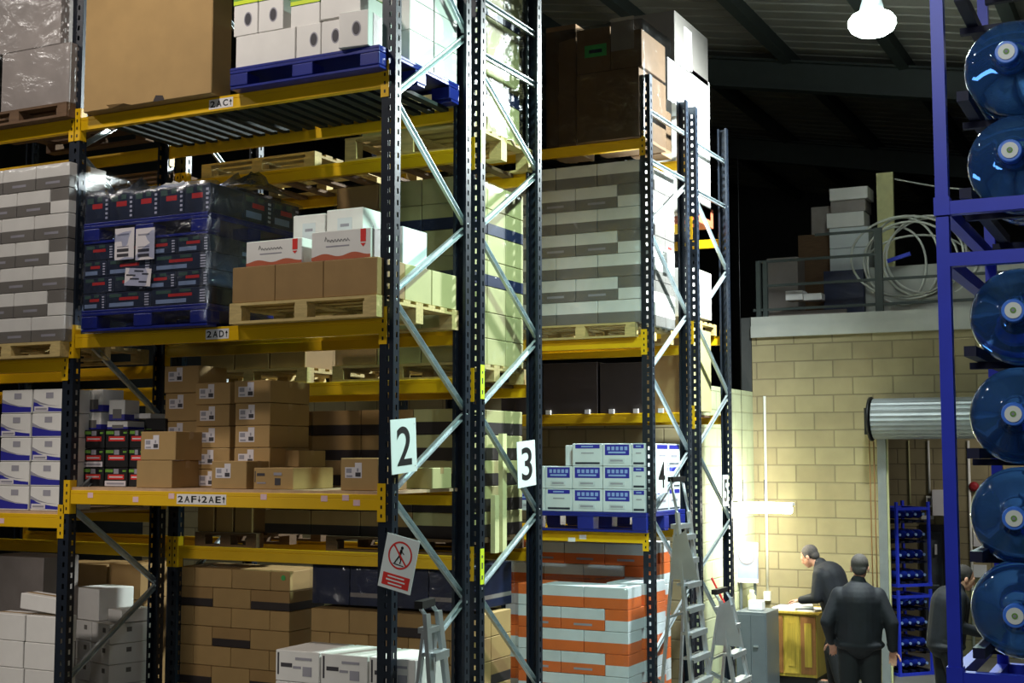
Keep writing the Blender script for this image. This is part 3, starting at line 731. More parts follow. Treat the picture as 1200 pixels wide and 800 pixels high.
for k, (u0, u1, v0, v1) in enumerate(((134, 157.5, 266, 305), (158.5, 181.5, 266, 305), (146, 177, 313, 336))):
    p, q = at(u0, v1, Y=y-.012), at(u1, v0, Y=y-.012); mb = MB(); Tr = Matrix.Rotation(math.radians((0, 0, 5)[k]), 4, 'Y'); c0 = (p+q)/2
    hw, hh2 = (q.x-p.x)/2, (q.z-p.z)/2
    mb.box(-hw, hw, 0, .002, -hh2, hh2, 'label')
    o = mb.build('delivery_note', world=False); o.location = c0; o.rotation_euler.y = math.radians((0, 0, 5)[k])
    tag(o, ('left of two upright white delivery notes on the dark wrapped load', 'right of two upright white delivery notes on the dark wrapped load', 'smudged white note below the two delivery notes')[k], 'label')
    t = MB()
    if k < 2:
        for zz, hz in ((-.2, .06), (-.5, .2), (-.82, .2), (.55, .1)): t.box(-hw*.75, hw*.45, -.0012, .0002, hh2*zz, hh2*(zz+hz), 'ink' if hz > .1 else 'inklight')
    else:
        for a, b, zz in ((-.9, -.2, .1), (-.6, .1, -.3), (.3, .8, .3), (.1, .7, -.6), (-.3, .4, .6)): t.box(hw*a, hw*b, -.0012, .0002, hh2*zz, hh2*(zz+.18), 'ink')
    t.build('printed_text', o, world=False)
# --- 2AD level, right: wooden pallet, brown cartons, white trays
y = 7.64; x0 = XU(268.5, y, zt); x1 = XU(441, y, zt)
wood_pallet(x0, x1, y, y+1.15, zt, 'wooden pallet carrying plain brown cartons and white trays, beside an upright', h=.15)
zp = zt+.152; xb0 = XU(271, y, zp+.2); W = x1-xb0-.005; zc = ZV(300, x1, y)
G = 'plain brown cartons under the white trays'
for k, (a, b) in enumerate(((0, .305), (.308, .64), (.643, 1))):
    carton(xb0+W*a, xb0+W*b, y+.015, y+.38, zp, zc, 'brown2', f'plain brown carton on wooden pallet, {("left", "middle", "right")[k]} of the front row', group=G, flap=False)
for k in range(2):
    carton(x1-.5, x1-.01, y+.39+.38*k, y+.76+.38*k, zp, zc-(.0 if k == 0 else .0), 'tan', f'pale-lit carton behind the front row, {("nearer", "rear")[k]} one', group=G, flap=False)  # same brown cartons, lamp light put into a paler tan
def tray(u0, u1, v0, zb, y, d, lab, h=None, printed=True):
    xa, xb = XU(u0, y, zb+.1), XU(u1, y, zb+.1); z1 = ZV(v0, (xa+xb)/2, y)
    o = carton(xa, xb, y, y+d, zb+.002, z1, 'white', lab, group='white trays with rust wave print', flap=False)
    H = z1-zb-.002; w = xb-xa; mb = MB(); n = 24
    top = [(w*i/n, H*(.12+.055*(1+math.sin(i/n*4*math.pi-1.2)))) for i in range(n+1)]
    pts = [(0.002, .002), (w-.002, .002)]+[(min(max(a, .002), w-.002), b) for a, b in top[::-1]]
    mb.add([(a-w/2, -d/2-.001, b) for a, b in pts], [list(range(len(pts)))], 'rust')
    if printed:
        put_text(mb, '~', (-w*.3, -d/2-.0015, H*.62), (1, 0, 0), (0, 0, 1), w*.08, H*.18, 'inklight') if False else None
        rr = random.Random(int(u0))
        pts = [Vector((-w*.27+w*.42*i/26, -d/2-.0016, H*(.66+.05*math.sin(i*1.9)+(.1 if i in (1, 2) else 0)))) for i in range(27)]
        mb.tube(pts, .0022, 'ink', 4)
        mb.box(-w*.25, w*.14, -d/2-.0016, -d/2, H*.45, H*.49, 'inklight')
        mb.box(w*.33, w*.42, -d/2-.0016, -d/2, H*.55, H*.98, 'red'); mb.add([(w*.33, -d/2-.0016, H*.5), (w*.375, -d/2-.0016, H*.38), (w*.42, -d/2-.0016, H*.5)], [(0, 1, 2)], 'red')
    else:
        mb.box(-w*.2, w*.2, -d/2-.0014, -d/2, H*.45, H*.85, 'whitecold'); mb.box(-w*.12, w*.12, -d/2-.0018, -d/2, H*.7, H*.75, 'inklight')
    mb.build('printed_label', o, world=False); return z1
zt1 = tray(288.5, 354, 281, zc, y+.03, .35, 'white tray with rust wave print, left one on brown cartons')
zt2 = tray(365, 434.5, 269.5, zc, y+.03, .35, 'white tray with rust wave print, right one beside the upright')
tray(343, 380.5, 251.5, zt2 if False else zc+.0, y+.42, .33, 'tall white box behind the gap between the wave trays', printed=False)
tray(382.5, 425, 244.5, zc, y+.42, .33, 'tall white box behind the right wave tray', printed=False)
xq = x1-.05
carton(xq-.42, xq, y+.42, y+.76, zc+.002, ZV(268, xq, y+.55), 'whitecold', 'bright white carton on the pallet seen through the rack end', group=None, flap=False)
# --- 2AC level: large carton and white speaker boxes on a blue pallet
zt = ZA['top']; y = 7.65; xa, xb = XU(99, y, zt+.4), XU(248, y, zt+.2)
o = carton(xa, xb, y, YU(271, xb, zt+.2), zt+.004, 7.0, 'brown', 'very large plain cardboard carton standing on the 2AC beam', flap=True, c=.006)
mb = MB(); hx = (xb-xa)/2
mb.add([(hx*-.55, -o.location.y+y-.002, .001), (hx*-.2, -o.location.y+y-.012, .001), (hx*-.3, -o.location.y+y-.03, -.004+.02), (hx*-.6, -o.location.y+y-.016, .03)], [(0, 1, 2, 3)], 'brown2'); mb.build('torn_edge', o, world=False); mb = MB()
mb.add([(hx*.12, -o.location.y+y-.002, .002), (hx*.3, -o.location.y+y-.002, .002), (hx*.27, -o.location.y+y-.002, .04), (hx*.16, -o.location.y+y-.002, .05)], [(0, 1, 2, 3)], 'dkprint')
mb.build('torn_edge', o, world=False)
x0, x1 = XU(271, y, zt), XU(446, y, zt)
plastic_pallet(x0, x1, y-.02, y+1.12, zt, 'blue plastic pallet under the white round-logo cartons, top shelf', h=.16)
zp = zt+.162; G = 'white cartons with black round logos'
def roundbox(xa, xb, ya, yb, z0, z1, lab, logos=(), rz=0, green=False):
    o = carton(xa, xb, ya, yb, z0, z1, 'white', lab, group=G, flap=False, rz=rz)
    if logos:
        mb = MB(); w, H, d = xb-xa, z1-z0, yb-ya
        for cx in logos:
            n = 20; mb.add([(-w/2+w*cx+.036*math.cos(2*math.pi*i/n), -d/2-.0015, H*.5+.055*math.sin(2*math.pi*i/n)) for i in range(n)], [list(range(n))], 'inklight')
            mb.add([(-w/2+w*cx+.027*math.cos(2*math.pi*i/n), -d/2-.0025, H*.5+.045*math.sin(2*math.pi*i/n)) for i in range(n)], [list(range(n))], 'ink')
        mb.build('round_logo', o, world=False)
    if green:
        mb = MB(); w, H, d = xb-xa, z1-z0, yb-ya; mb.box(-w/2-.002, w/2+.002, -d/2-.003, -d/2+.002, H, H+.09, 'green'); mb.box(-w/2-.002, w/2+.002, -d/2, d/2, H, H+.004, 'green')
        mb.box(-w/2, w/2, -d/2-.004, -d/2-.003, H+.002, H+.03, 'limelabel'); mb.build('green_sleeve', o, world=False)
    return o
X = lambda u: XU(u, y, zp)
h1 = .235
roundbox(X(276), X(345.5), y, y+.4, zp, zp+h1, 'wide plain white carton, bottom left on the top blue pallet')
roundbox(X(347), X(375.5), y, y+.4, zp, zp+h1, 'white round-logo carton, bottom row, left of the middle', (.72,))
roundbox(X(376.5), X(398.5), y, y+.4, zp, zp+h1, 'white round-logo carton, bottom row, right of the middle', (.75,))
roundbox(X(399.5), X(432), y-.05, y+.35, zp, zp+h1+.02, 'white round-logo carton at the right front of the blue pallet', (.6,), rz=.1)
z2 = zp+h1+.003
roundbox(X(273), X(301), y, y+.4, z2, z2+h1, 'white round-logo carton, upper row, left, with green sleeve', (.6,), green=True)
roundbox(X(302), X(331), y, y+.4, z2, z2+h1, 'white round-logo carton, upper row, second, with green sleeve', (.6,), green=True)
roundbox(X(338), X(372), y+.02, y+.42, z2, z2+.16, 'white carton with green sleeve, upper row, middle', green=True)
roundbox(X(373), X(420), y+.02, y+.42, z2+.02, z2+.18, 'white carton with green sleeve, upper row, right', green=True)
for k in range(2):
    for r in range(3):
        roundbox(x1-.44, x1-.02, y+.42+.36*k, y+.76+.36*k, zp+r*(h1+.003), zp+r*(h1+.003)+h1, f'bright white carton at the pallet end, {rowname(r, 3)}, {("nearer", "rear")[k]}')
# --- ground level, left bay: white cartons
y = 7.75; z0 = 0; xm = XU(30, y, 1.5)
zz = [ZV(v, xm, y) for v in (720, 748, 776)]; hh = zz[0]-zz[1]; n = 8; h = zz[0]/n
G = 'white cartons at the far left, ground level'
for r in range(n):
    if r < 3: continue
for c, (ua, ub) in enumerate(((-12, 27.5), (29, 66))):
    for r in range(n):
        o = carton(XU(ua, y, 1.5)+.01*(r % 2), XU(ub, y, 1.5)+.01*(r % 2), y, y+.2, r*h, (r+1)*h-.004, 'white', f'white carton, {rowname(r, n)}, {("left", "right")[c]} of two, far left floor stack', group=G, flap=(r == n-1))
o = put(23, 66, 697, 719, y+.02, .17, 'white', 'tilted white box lying on the far left white stack', zb=zz[0]+.03, flap=True); o.rotation_euler.y = math.radians(4)
# white stack beside the brace, turned
G = 'white cartons with hand holes behind the brace'
cx, cy = XU(125, 8.72, 1.3), 8.86; zt_ = ZV(725, cx, cy); n = 9; h = zt_/n
T = Matrix.Translation((cx, cy, 0)) @ Matrix.Rotation(math.radians(-16), 4, 'Z')
def wcarton(lx, ly, z0, w, d, hh_, lab, holes=True, rz=-16):
    lx *= 1.06; w *= 1.06
    p = T @ Vector((lx, ly, 0)); o = carton(p.x-w/2, p.x+w/2, p.y-d/2, p.y+d/2, z0, z0+hh_-.004, 'white', lab, group=G, rz=math.radians(rz), flap=False)
    if holes:
        decor(o, [(w*.62, hh_*.55, w*.78, hh_*.78, 'greyband')], 'hand_hole'); decor(o, [(d*.4, hh_*.55, d*.52, hh_*.78, 'greyband')], 'hand_hole', 'right')
for r in range(n):
    for c in range(2):
        wcarton(-.16+.285*c, -.05, r*h, .275, .4, h, f'white carton, {rowname(r, n)}, {("left", "right")[c]} of two, stack behind the brace')
wcarton(-.16, -.05, zt_+.002, .33, .36, .27, 'white carton alone on the stack behind the brace', False, -10)
wcarton(.17, .0, zt_+.002, .2, .3, .11, 'small white box on the right of that stack top', False, -16)
# low white printed cartons at the centre bottom
y = 7.85; xm = XU(400, y, 1.5); zt_ = ZV(766, xm, y); n = 7; h = zt_/n; G = 'long white cartons with black print, ground level'
for r in range(n):
    for c, (ua, ub) in enumerate(((323, 374.5), (376, 431), (432.5, 487))):
        w0, w1 = XU(ua, y, 1.4), XU(ub, y, 1.4)
        o = carton(w0, w1-.003, y, y+.45, r*h, (r+1)*h-.004, 'white', f'long white printed carton, {rowname(r, n)}, {colname(c, 3)}, ground front stack', group=G, flap=False)
        if r >= n-3: w = w1-w0; decor(o, [(w*.04, h*.2, w*.08, h*.9, 'ink'), (w*.12, h*.45, w*.38, h*.58, 'ink'), (w*.4, h*.42, w*.58, h*.5, 'inklight'), (w*.62, h*.2, w*.82, h*.5, 'inklight'), (w*.45, h*.7, w*.82, h*.78, 'inklight')])
# ================================================================== LOADS, rack 3
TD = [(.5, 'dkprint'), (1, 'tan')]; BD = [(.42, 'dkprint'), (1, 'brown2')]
# ground: brown cartons left block
y = 9.06
def block_of(u0, u1, vtop, y, nrow, ncol, d, mats, name, group, zb=0, deep=1, side_m=None, xr=None, odd=True, skip=None, flip=.0):
    zt_ = ZV(vtop, XU((u0+u1)/2, y, 2), y); h = (zt_-zb)/nrow; x0, x1 = XU(u0, y, (zt_+zb)/2), XU(u1, y, (zt_+zb)/2) if xr is None else xr
    W = (x1-x0)
    for r in range(nrow):
        cuts = [i/ncol for i in range(ncol+1)]
        if odd and r % 2: cuts = [0]+[(i+.5)/ncol for i in range(ncol)]+[1]
        for k in range(len(cuts)-1):
            if skip and skip(r, k): continue
            m = mats[(r*3+k*2) % len(mats)] if isinstance(mats, list) and isinstance(mats[0], (list, str)) else mats
            nc = len(cuts)-1
            carton(x0+W*cuts[k]+.002, x0+W*cuts[k+1]-.002, y, y+d, zb+r*h, zb+(r+1)*h-.004, m, f'{name}, {rowname(r, nrow)}, {colname(k, nc)}', group=group, flap=False)
        for j in range(1, deep):
            carton(x1-W/ncol*.9, x1-.002, y+j*(d+.004), y+j*(d+.004)+d, zb+r*h, zb+(r+1)*h-.004, mats[(r*2+j) % len(mats)], f'{name}, {rowname(r, nrow)}, {ORD[j]} in from front at rack end', group=group, flap=False)
    return x0, x1, zt_, h
block_of(204, 338, 666, y, 12, 3, .5, ['brown', 'brown', BD, 'brown'], 'brown floor carton, left block', 'brown cartons on the floor, left block')
block_of(363, 549, 717, y, 9, 4, .34, ['brown', BD, 'brown'], 'brown floor carton, right block', 'brown cartons on the floor, right block', deep=2, xr=-4.93)
mb = MB(); p = at(332, 677, Y=y-.004); mb.lathe([(.022, 0), (.022, .002)], 'greenlabel', 16, Matrix.Translation(p) @ Matrix.Rotation(math.pi/2, 4, 'X')); tag(mb.build('round_sticker'), 'small round green sticker on a brown floor carton', 'sticker')
# dark wrapped boxes on it
zq = ZV(716, -5.5, y)+.01; x0, x1 = XU(367, y+.1, zq), -4.98
for k in range(4):
    a = x0+(x1-x0)*k/4; carton(a+.004, a+(x1-x0)/4-.004, y+.08, y+.8, zq, zq+.34, [(.2, 'navy'), (.3, 'greycard'), (1, 'navy')] if k % 2 else 'navy', f'dark wrapped box, {("leftmost", "second", "third", "rightmost")[k]} of four on brown cartons', group='dark wrapped boxes on brown cartons', flap=False)
film(x0-.01, x1+.01, y+.07, y+.82, zq, zq+.35, 'dark glossy film over the four dark boxes, ground level', amp=.006)
# far left: dark wrapped pile behind the white cartons
carton(XU(-20, 8.3, 1.5), XU(49, 8.3, 1.5), 8.3, 8.7, 0, ZV(652, XU(20, 8.3, 1.5), 8.3), 'greycard', 'dark grey wrapped block behind the far left white cartons', flap=False)
for k, (ua, ub) in enumerate(((52, 84), (85, 126), (128, 166))):
    carton(XU(ua, 9.1, 2), XU(ub, 9.1, 2)-.01, 9.1, 9.6, ZV(700, XU(ua, 9.1, 2), 9.1), ZV(660, XU(ua, 9.1, 2), 9.1), 'brown2', f'brown carton high behind the white stack, {("left", "middle", "right")[k]}', group='brown cartons behind the white stack', flap=False)
    carton(XU(ua, 9.1, 2), XU(ub, 9.1, 2)-.01, 9.1, 9.6, 0, ZV(700, XU(ua, 9.1, 2), 9.1)-.004, 'brown2', f'tall brown carton under the {("left", "middle", "right")[k]} brown one, behind white stack', group='tall brown cartons behind the white stack', flap=False)
# level 3 (above the lowest beam): tan and black cartons
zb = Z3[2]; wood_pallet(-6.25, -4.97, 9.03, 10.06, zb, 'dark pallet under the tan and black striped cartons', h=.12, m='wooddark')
n = 5; zb += .122; zt_ = ZV(478, -5.1, 9.05); h = (zt_-zb)/n; G = 'tan and black striped cartons, lower rack 3'
xs = [-6.9, -6.43, -5.95, -5.46, -4.98]
for r in range(n):
    for k in range(4):
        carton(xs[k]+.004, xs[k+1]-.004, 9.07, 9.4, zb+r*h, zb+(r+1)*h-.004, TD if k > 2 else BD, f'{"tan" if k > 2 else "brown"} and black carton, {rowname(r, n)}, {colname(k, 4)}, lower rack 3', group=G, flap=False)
    for j in range(2):
        carton(-5.46+.004, -4.984, 9.41+.33*j, 9.73+.33*j, zb+r*h, zb+(r+1)*h-.004, TD, f'tan and black carton, {rowname(r, n)}, {("middle", "rear")[j]} of rack end, lower rack 3', group=G, flap=False)
wood_pallet(-7.6, -6.95, 9.03, 10.06, Z3[2], 'dark pallet left of the striped carton pallet', h=.12, m='wooddark')
for k in range(3):
    carton(-7.6+.2*k, -7.42+.2*k, 9.06, 9.5, zb, zb+.5, 'brown2', f'brown carton in deep shade, {("left", "middle", "right")[k]} of three behind the shelf', group='brown cartons in shade', flap=False)
# two pale battens leaning inside the rack end
for k, (u, v0, v1, yy2) in enumerate(((589, 508, 650, 9.55), (580, 580, 650, 9.4))):
    xx = XE-.1; zt2_ = ZV(v0, xx, YU(u, xx, 3)); yv = YU(u, xx, 2.6); mb = MB(); mb.box(xx-.02, xx+.02, yv-.035, yv+.035, Z3[2], zt2_, 'timberpale')
    tag(mb.build('timber_batten'), ('taller pale timber batten standing in the rack end', 'shorter pale timber batten standing in the rack end')[k], 'timber')
# level 2: wrapped pale cartons
zb = Z3[1]; wood_pallet(-6.2, -4.96, 9.02, 10.08, zb, 'wooden pallet under the tall wrapped pale cartons, rack 3', h=.13)
zb += .132; zt_ = Z3[0]-.2; n = 7; h = (zt_-zb)/n; G = 'pale wrapped cartons, middle rack 3'
for r in range(n):
    mm = 'tan' if r not in (3, 5) else [(.45, 'navy'), (1, 'tan')]
    for k in range(3):
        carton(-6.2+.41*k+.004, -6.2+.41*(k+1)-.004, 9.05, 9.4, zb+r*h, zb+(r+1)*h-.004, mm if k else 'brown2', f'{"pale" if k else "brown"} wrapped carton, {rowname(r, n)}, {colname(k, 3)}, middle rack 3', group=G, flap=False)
    for j in range(2):
        carton(-5.38+.004, -4.974, 9.41+.33*j, 9.73+.33*j, zb+r*h, zb+(r+1)*h-.004, mm, f'pale wrapped carton, {rowname(r, n)}, {("middle", "rear")[j]} at rack end, middle rack 3', group=G, flap=False)
film(-6.21, -4.965, 9.04, 10.07, zb-.12, zt_, 'crinkled film around the pale cartons, middle of rack 3', amp=.01)
wood_pallet(-7.65, -6.45, 9.02, 10.08, Z3[1], 'wooden pallet in shade behind the white trays', h=.13)
for k in range(3):
    carton(-7.6+.37*k, -7.24+.37*k, 9.06, 9.6, Z3[1]+.132, Z3[1]+.75, 'brown2', f'brown carton behind the trays, {("left", "middle", "right")[k]} of three in shade', group='brown cartons behind the trays', flap=False)
# level 1: pallet and wrapped cartons
zb = Z3[0]; wood_pallet(-6.1, -4.9, 9.02, 10.09, zb+.0, 'brightly lit wooden pallet high in the end of rack 3', h=.2)
zb += .203; G = 'pale wrapped cartons, top of rack 3'
for r in range(4):
    mm = 'tan' if r % 2 == 0 else [(.35, 'navy'), (1, 'tan')]
    for k in range(2):
        carton(-5.96+.5*k, -5.48+.5*k, 9.06, 9.4, zb+r*.33, zb+(r+1)*.33-.004, mm, f'pale carton, {rowname(r, 4)}, {("left", "right")[k]}, top of rack 3', group=G, flap=False)
    for j in range(2):
        carton(-5.46, -4.98, 9.41+.3*j, 9.7+.3*j, zb+r*.33, zb+(r+1)*.33-.004, mm, f'pale carton, {rowname(r, 4)}, {("middle", "rear")[j]} at rack end, top of rack 3', group=G, flap=False)
film(-5.97, -4.97, 9.05, 10.03, zb-.02, zb+1.33, 'bright crinkled film around the top load of rack 3', amp=.02)
wood_pallet(-7.6, -6.4, 9.02, 10.08, Z3[0], 'wooden pallet seen below the big carton, rear rack', h=.13)
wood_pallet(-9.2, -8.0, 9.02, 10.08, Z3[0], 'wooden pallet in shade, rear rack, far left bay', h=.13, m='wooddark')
# ================================================================== LOADS, rack 4 and 5
y = Y4a-.06
def brick_stack(x1, y0, zb, zt_, n, L, W_, ncol, mats_a, mats_b, name, group, sides=2, endm=None):
    """courses of long cartons; every second course ends in a turned carton with inverted colours"""
    h = (zt_-zb)/n
    for r in range(n):
        A = (n-1-r) % 2 == 0
        cuts = [(x1-(k+1)*L, x1-k*L, mats_a) for k in range(ncol)]+[(x1-ncol*L-W_, x1-ncol*L, mats_b)] if A else [(x1-W_, x1, mats_b)]+[(x1-W_-(k+1)*L, x1-W_-k*L, mats_a) for k in range(ncol)]
        nc = len(cuts)
        for k, (a, b, m) in enumerate(cuts[::-1]):
            o = carton(a+.003, b-.003, y0, y0+(.36 if m is mats_a else .44), zb+r*h, zb+(r+1)*h-.004, m, f'{name}, {rowname(r, n)}, {colname(k, nc)}', group=group, flap=False)
            if r % 2 and m is mats_a: card_print(o)
        for j in range(sides):
            carton(x1-.42, x1-.003, y0+.45+.3*j, y0+.745+.3*j, zb+r*h, zb+(r+1)*h-.004, mats_a if (n-1-r) % 2 == 0 else mats_b, f'{name}, {rowname(r, n)}, {("middle", "rear")[j]} on rack end', group=group, flap=False)
# top load: brown cartons
zb = Z4[0]+.004; xr = XE-.12
x_a, x_b, x_c = XU(676, y, 6), XU(716, y, 6), XU(750, y, 6)
def bb(u0, u1, v0, v1, yy_, d, m, lab, zb_=None, **k):
    xm = XU((u0+u1)/2, yy_, 6); z1 = ZV(v0, xm, yy_); z0 = ZV(v1, xm, yy_) if zb_ is None else zb_
    return carton(XU(u0, yy_, (z0+z1)/2), XU(u1, yy_, (z0+z1)/2), yy_, yy_+d, z0, z1-.004, m, lab, flap=False, **k), z1
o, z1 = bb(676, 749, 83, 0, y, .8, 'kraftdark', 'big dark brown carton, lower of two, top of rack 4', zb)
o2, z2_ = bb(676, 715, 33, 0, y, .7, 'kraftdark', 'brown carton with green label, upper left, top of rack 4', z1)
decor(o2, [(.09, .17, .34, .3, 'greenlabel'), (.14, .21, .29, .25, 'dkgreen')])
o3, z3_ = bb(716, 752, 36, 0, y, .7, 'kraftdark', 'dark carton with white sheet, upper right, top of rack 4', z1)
decor(o3, [(.0, .2, .26, .55, 'greycard')], 'paper_sheet')
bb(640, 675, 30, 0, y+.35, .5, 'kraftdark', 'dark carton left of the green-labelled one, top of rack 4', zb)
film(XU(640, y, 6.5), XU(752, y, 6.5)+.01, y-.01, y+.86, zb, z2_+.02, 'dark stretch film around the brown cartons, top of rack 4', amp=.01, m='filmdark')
o = carton(-5.35, -4.99, Y4a+.8, Y4a+1.12, zb, ZV(125, -4.95, 13.5), 'kraftdark', 'brown carton behind the top cross bar of rack 4', flap=False)
# middle: two tone stack
zb = Z4[1]; wood_pallet(-6.2, -4.98, y, y+1.15, zb, 'wooden pallet under the grey and white stack, rack 4', h=.15)
wood_pallet(-7.55, -6.35, y, y+1.15, zb, 'wooden pallet left of the grey and white stack, rack 4', h=.15)
zt_ = ZV(186, XU(745, y, 5), y); xr = XU(749, y, 4.8)
brick_stack(xr, y+.03, zb+.152, zt_, 7, .475, .25, 3, TT, TTi, 'grey and white carton', 'grey and white cartons, rack 4')
film(xr-1.45, xr+.02, y+.01, y+1.16, zb+.1, zt_, 'bright glossy film around the grey and white stack, rack 4', amp=.006)
mb = MB(); xx = xr+.045; yv = YU(786, xx, 4.4); zz = ZV(300, xx, yv); mb.box(xx, xx+.003, yv-.09, yv+.09, zz-.16, zz+.1, 'paper'); mb.box(xx+.003, xx+.004, yv-.08, yv+.05, zz+.06, zz+.095, 'red')
tag(mb.build('delivery_note'), 'white note with red mark on the film at the rack 4 end', 'label')
# dark boxes above the gap (stand on rack 5)
zb = Z5[1]; yy_ = Y5a+.02; G = 'dark brown boxes above the paper boxes'
for k, (a, b, vt) in enumerate(((-7.3, -6.78, 430), (-6.75, -6.05, 425), (-6.02, -5.5, 425), (-5.47, -4.99, 388))):
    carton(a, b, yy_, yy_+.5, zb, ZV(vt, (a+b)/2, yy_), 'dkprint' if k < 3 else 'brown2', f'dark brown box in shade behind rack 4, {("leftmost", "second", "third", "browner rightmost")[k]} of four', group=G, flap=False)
for k, x in enumerate((-6.7, -6.2, -5.9, -5.6, -5.3)):
    mb = MB(); mb.box(x, x+.06, yy_-.03, yy_+.015, zb, zb+.05, 'paper'); tag(mb.build('spacer_block'), f'tiny white spacer on the rear beam, {("first", "second", "third", "fourth", "fifth")[k]} from left', 'spacer', 'tiny white spacers on the rear beam')
# paper boxes on a blue plastic pallet
zb = Z4[2]; x1_ = XU(756, y, 2.7)
plastic_pallet(-6.22, -4.87, y, y+1.16, zb, 'blue plastic pallet under the blue and white paper boxes', h=.2)
def paperbox(o, kind):
    co = [q.co for q in o.data.vertices]; w = 2*max(q.x for q in co); h = max(q.z for q in co)
    if kind == 0:
        r = [(w*.08, h*.48, w*.92, h*.95, 'blueprint')]+[(w*(.16+.15*k), h*.7, w*(.26+.15*k), h*.86, 'paleblue') for k in range(5)]+[(w*.2, h*.56, w*.8, h*.64, 'paleblue'), (w*.22, h*.14, w*.76, h*.34, 'whitecold2'), (w*.27, h*.2, w*.7, h*.28, 'inklight')]
    else: r = [(w*.1, h*.78, w*.92, h*.96, 'blueprint'), (w*.3, h*.84, w*.7, h*.9, 'paleblue'), (w*.1, h*.08, w*.92, h*.17, 'dkgreen'), (w*.3, h*.55, w*.72, h*.6, 'inklight')]
    decor(o, r)
mat('whitecold2', (190, 198, 202), .5)
zp = zb+.202; n = 3; xq = [XU(u, y, 2.9) for u in (603, 637.5, 669.5, 705, 739.5, 774)]; xq[5] = -4.87
h = (ZV(519, XU(700, y, 3), y)-zp)/3; G = 'blue and white paper boxes'
for r in range(3):
    for c in range(5):
        if r == 2 and c < 2: continue
        if c == 4: o = carton(xq[c]+.003, xq[c+1]-.02, y+.02, y+.34, zp+r*h, zp+(r+1)*h-.004, 'whitecold', f'blue and white paper box behind the upright, {rowname(r, 3)}', group=G, flap=False); paperbox(o, 1); continue
        o = carton(xq[c]+.003, xq[c+1]-.003, y+.02, y+.34, zp+r*h, zp+(r+1)*h-.004, 'whitecold', f'blue and white paper box, {rowname(r, 3)}, {colname(c, 5)} on blue pallet', group=G, flap=False)
        paperbox(o, 1 if (c == 1 and r == 0) or (c == 2 and r == 2) else 0)
    for j in range(2):
        o = carton(xq[5]-.33, xq[5]-.02, y+.35+.36*j, y+.7+.36*j, zp+r*h, zp+(r+1)*h-.004, 'whitecold', f'white paper box on the rack end, {rowname(r, 3)}, {("nearer", "rear")[j]} behind sign 4', group=G, flap=False)
        decor(o, [(.02, h*.75, .33, h*.93, 'blueprint'), (.02, h*.06, .33, h*.12, 'dkgreen'), (.08, h*.4, .26, h*.5, 'inklight')], 'printed_label', 'right')
o = carton(xq[1]+.2, xq[2]-.004, y+.1, y+.4, zp+2*h, zp+3*h-.02, 'whitecold', 'recessed paper box behind the top row, left end', flap=False)
# ground: orange and white cartons
TO = [(.5, 'orange'), (1, 'whitecold')]; TOi = [(.5, 'whitecold'), (1, 'orange')]
yo = Y4a-.5; xr = XU(736, yo, 1.8); zt_ = ZV(688.5, xr, yo)
brick_stack(xr, yo, .12, zt_, 7, .475, .25, 2, TO, TOi, 'orange and white carton, front stack', 'orange and white cartons, front stack')
wood_pallet(xr-1.25, xr, yo, yo+1.1, 0, 'wooden pallet under the front orange and white stack', h=.115)
film(xr-1.22, xr+.012, yo-.008, yo+1.06, .1, zt_, 'clear film around the front orange and white stack', amp=.004)
yb_ = Y4a+.65; xr2 = XU(757, yb_, 2); zt2_ = min(Z4[2]-.12, ZV(640, xr2, yb_)+.02)
brick_stack(xr2, yb_, .12, zt2_, 8, .475, .25, 3, TO, TOi, 'orange and white carton, shaded rear stack', 'orange and white cartons, rear stack', sides=1)
# rack 5: things seen through its end
X5 = XE-.14
def r5box(u0, u1, v0, v1, m, lab, w=.45, x=X5, cat='box', **k):
    z0, z1 = ZV(v1, x, YU((u0+u1)/2, x, 3)), ZV(v0, x, YU((u0+u1)/2, x, 3)); ya, yb = YU(u0, x, z0), YU(u1, x, z0)
    return carton(x-w, x, ya, yb, z0, z1, m, lab, cat, flap=False, **k)
r5box(783, 809, 73, 122, 'whitecold', 'overlit white carton above the rack 4 upright top')
r5box(811, 833, 130, 252, 'white', 'tall overlit white carton, top of the farthest rack')
r5box(809, 832, 84, 129, 'white', 'overlit white carton under the upright grey crate')
o = r5box(791, 830, 24, 83, 'greyband', 'grey film-wrapped crate topmost above the racks, with white sheet', w=.5)
decor(o, [(.32, .03, .58, .5, 'paper')], 'paper_sheet', 'right')
r5box(817, 836, 240, 262, 'rust', 'small orange bundle on the yellow beam of the farthest rack')
o = r5box(812, 834, 316, 372, 'white', 'white carton halfway up the farthest rack end')
r5box(812, 834, 386, 482, 'tan', 'tall cream carton under the white one, farthest rack')
wood_pallet(-6.1, -4.98, Y5a+.02, Y5b-.05, ZV(374, X5, 14.6)-.135, 'pallet halfway up the farthest rack end', h=.13)
beam(r5, XL+.002, XE-UW-.002, Y5a, 1, ZV(374, X5, 14.6)-.14); beam(r5, XL+.002, XE-UW-.002, Y5b, -1, ZV(374, X5, 14.6)-.14)
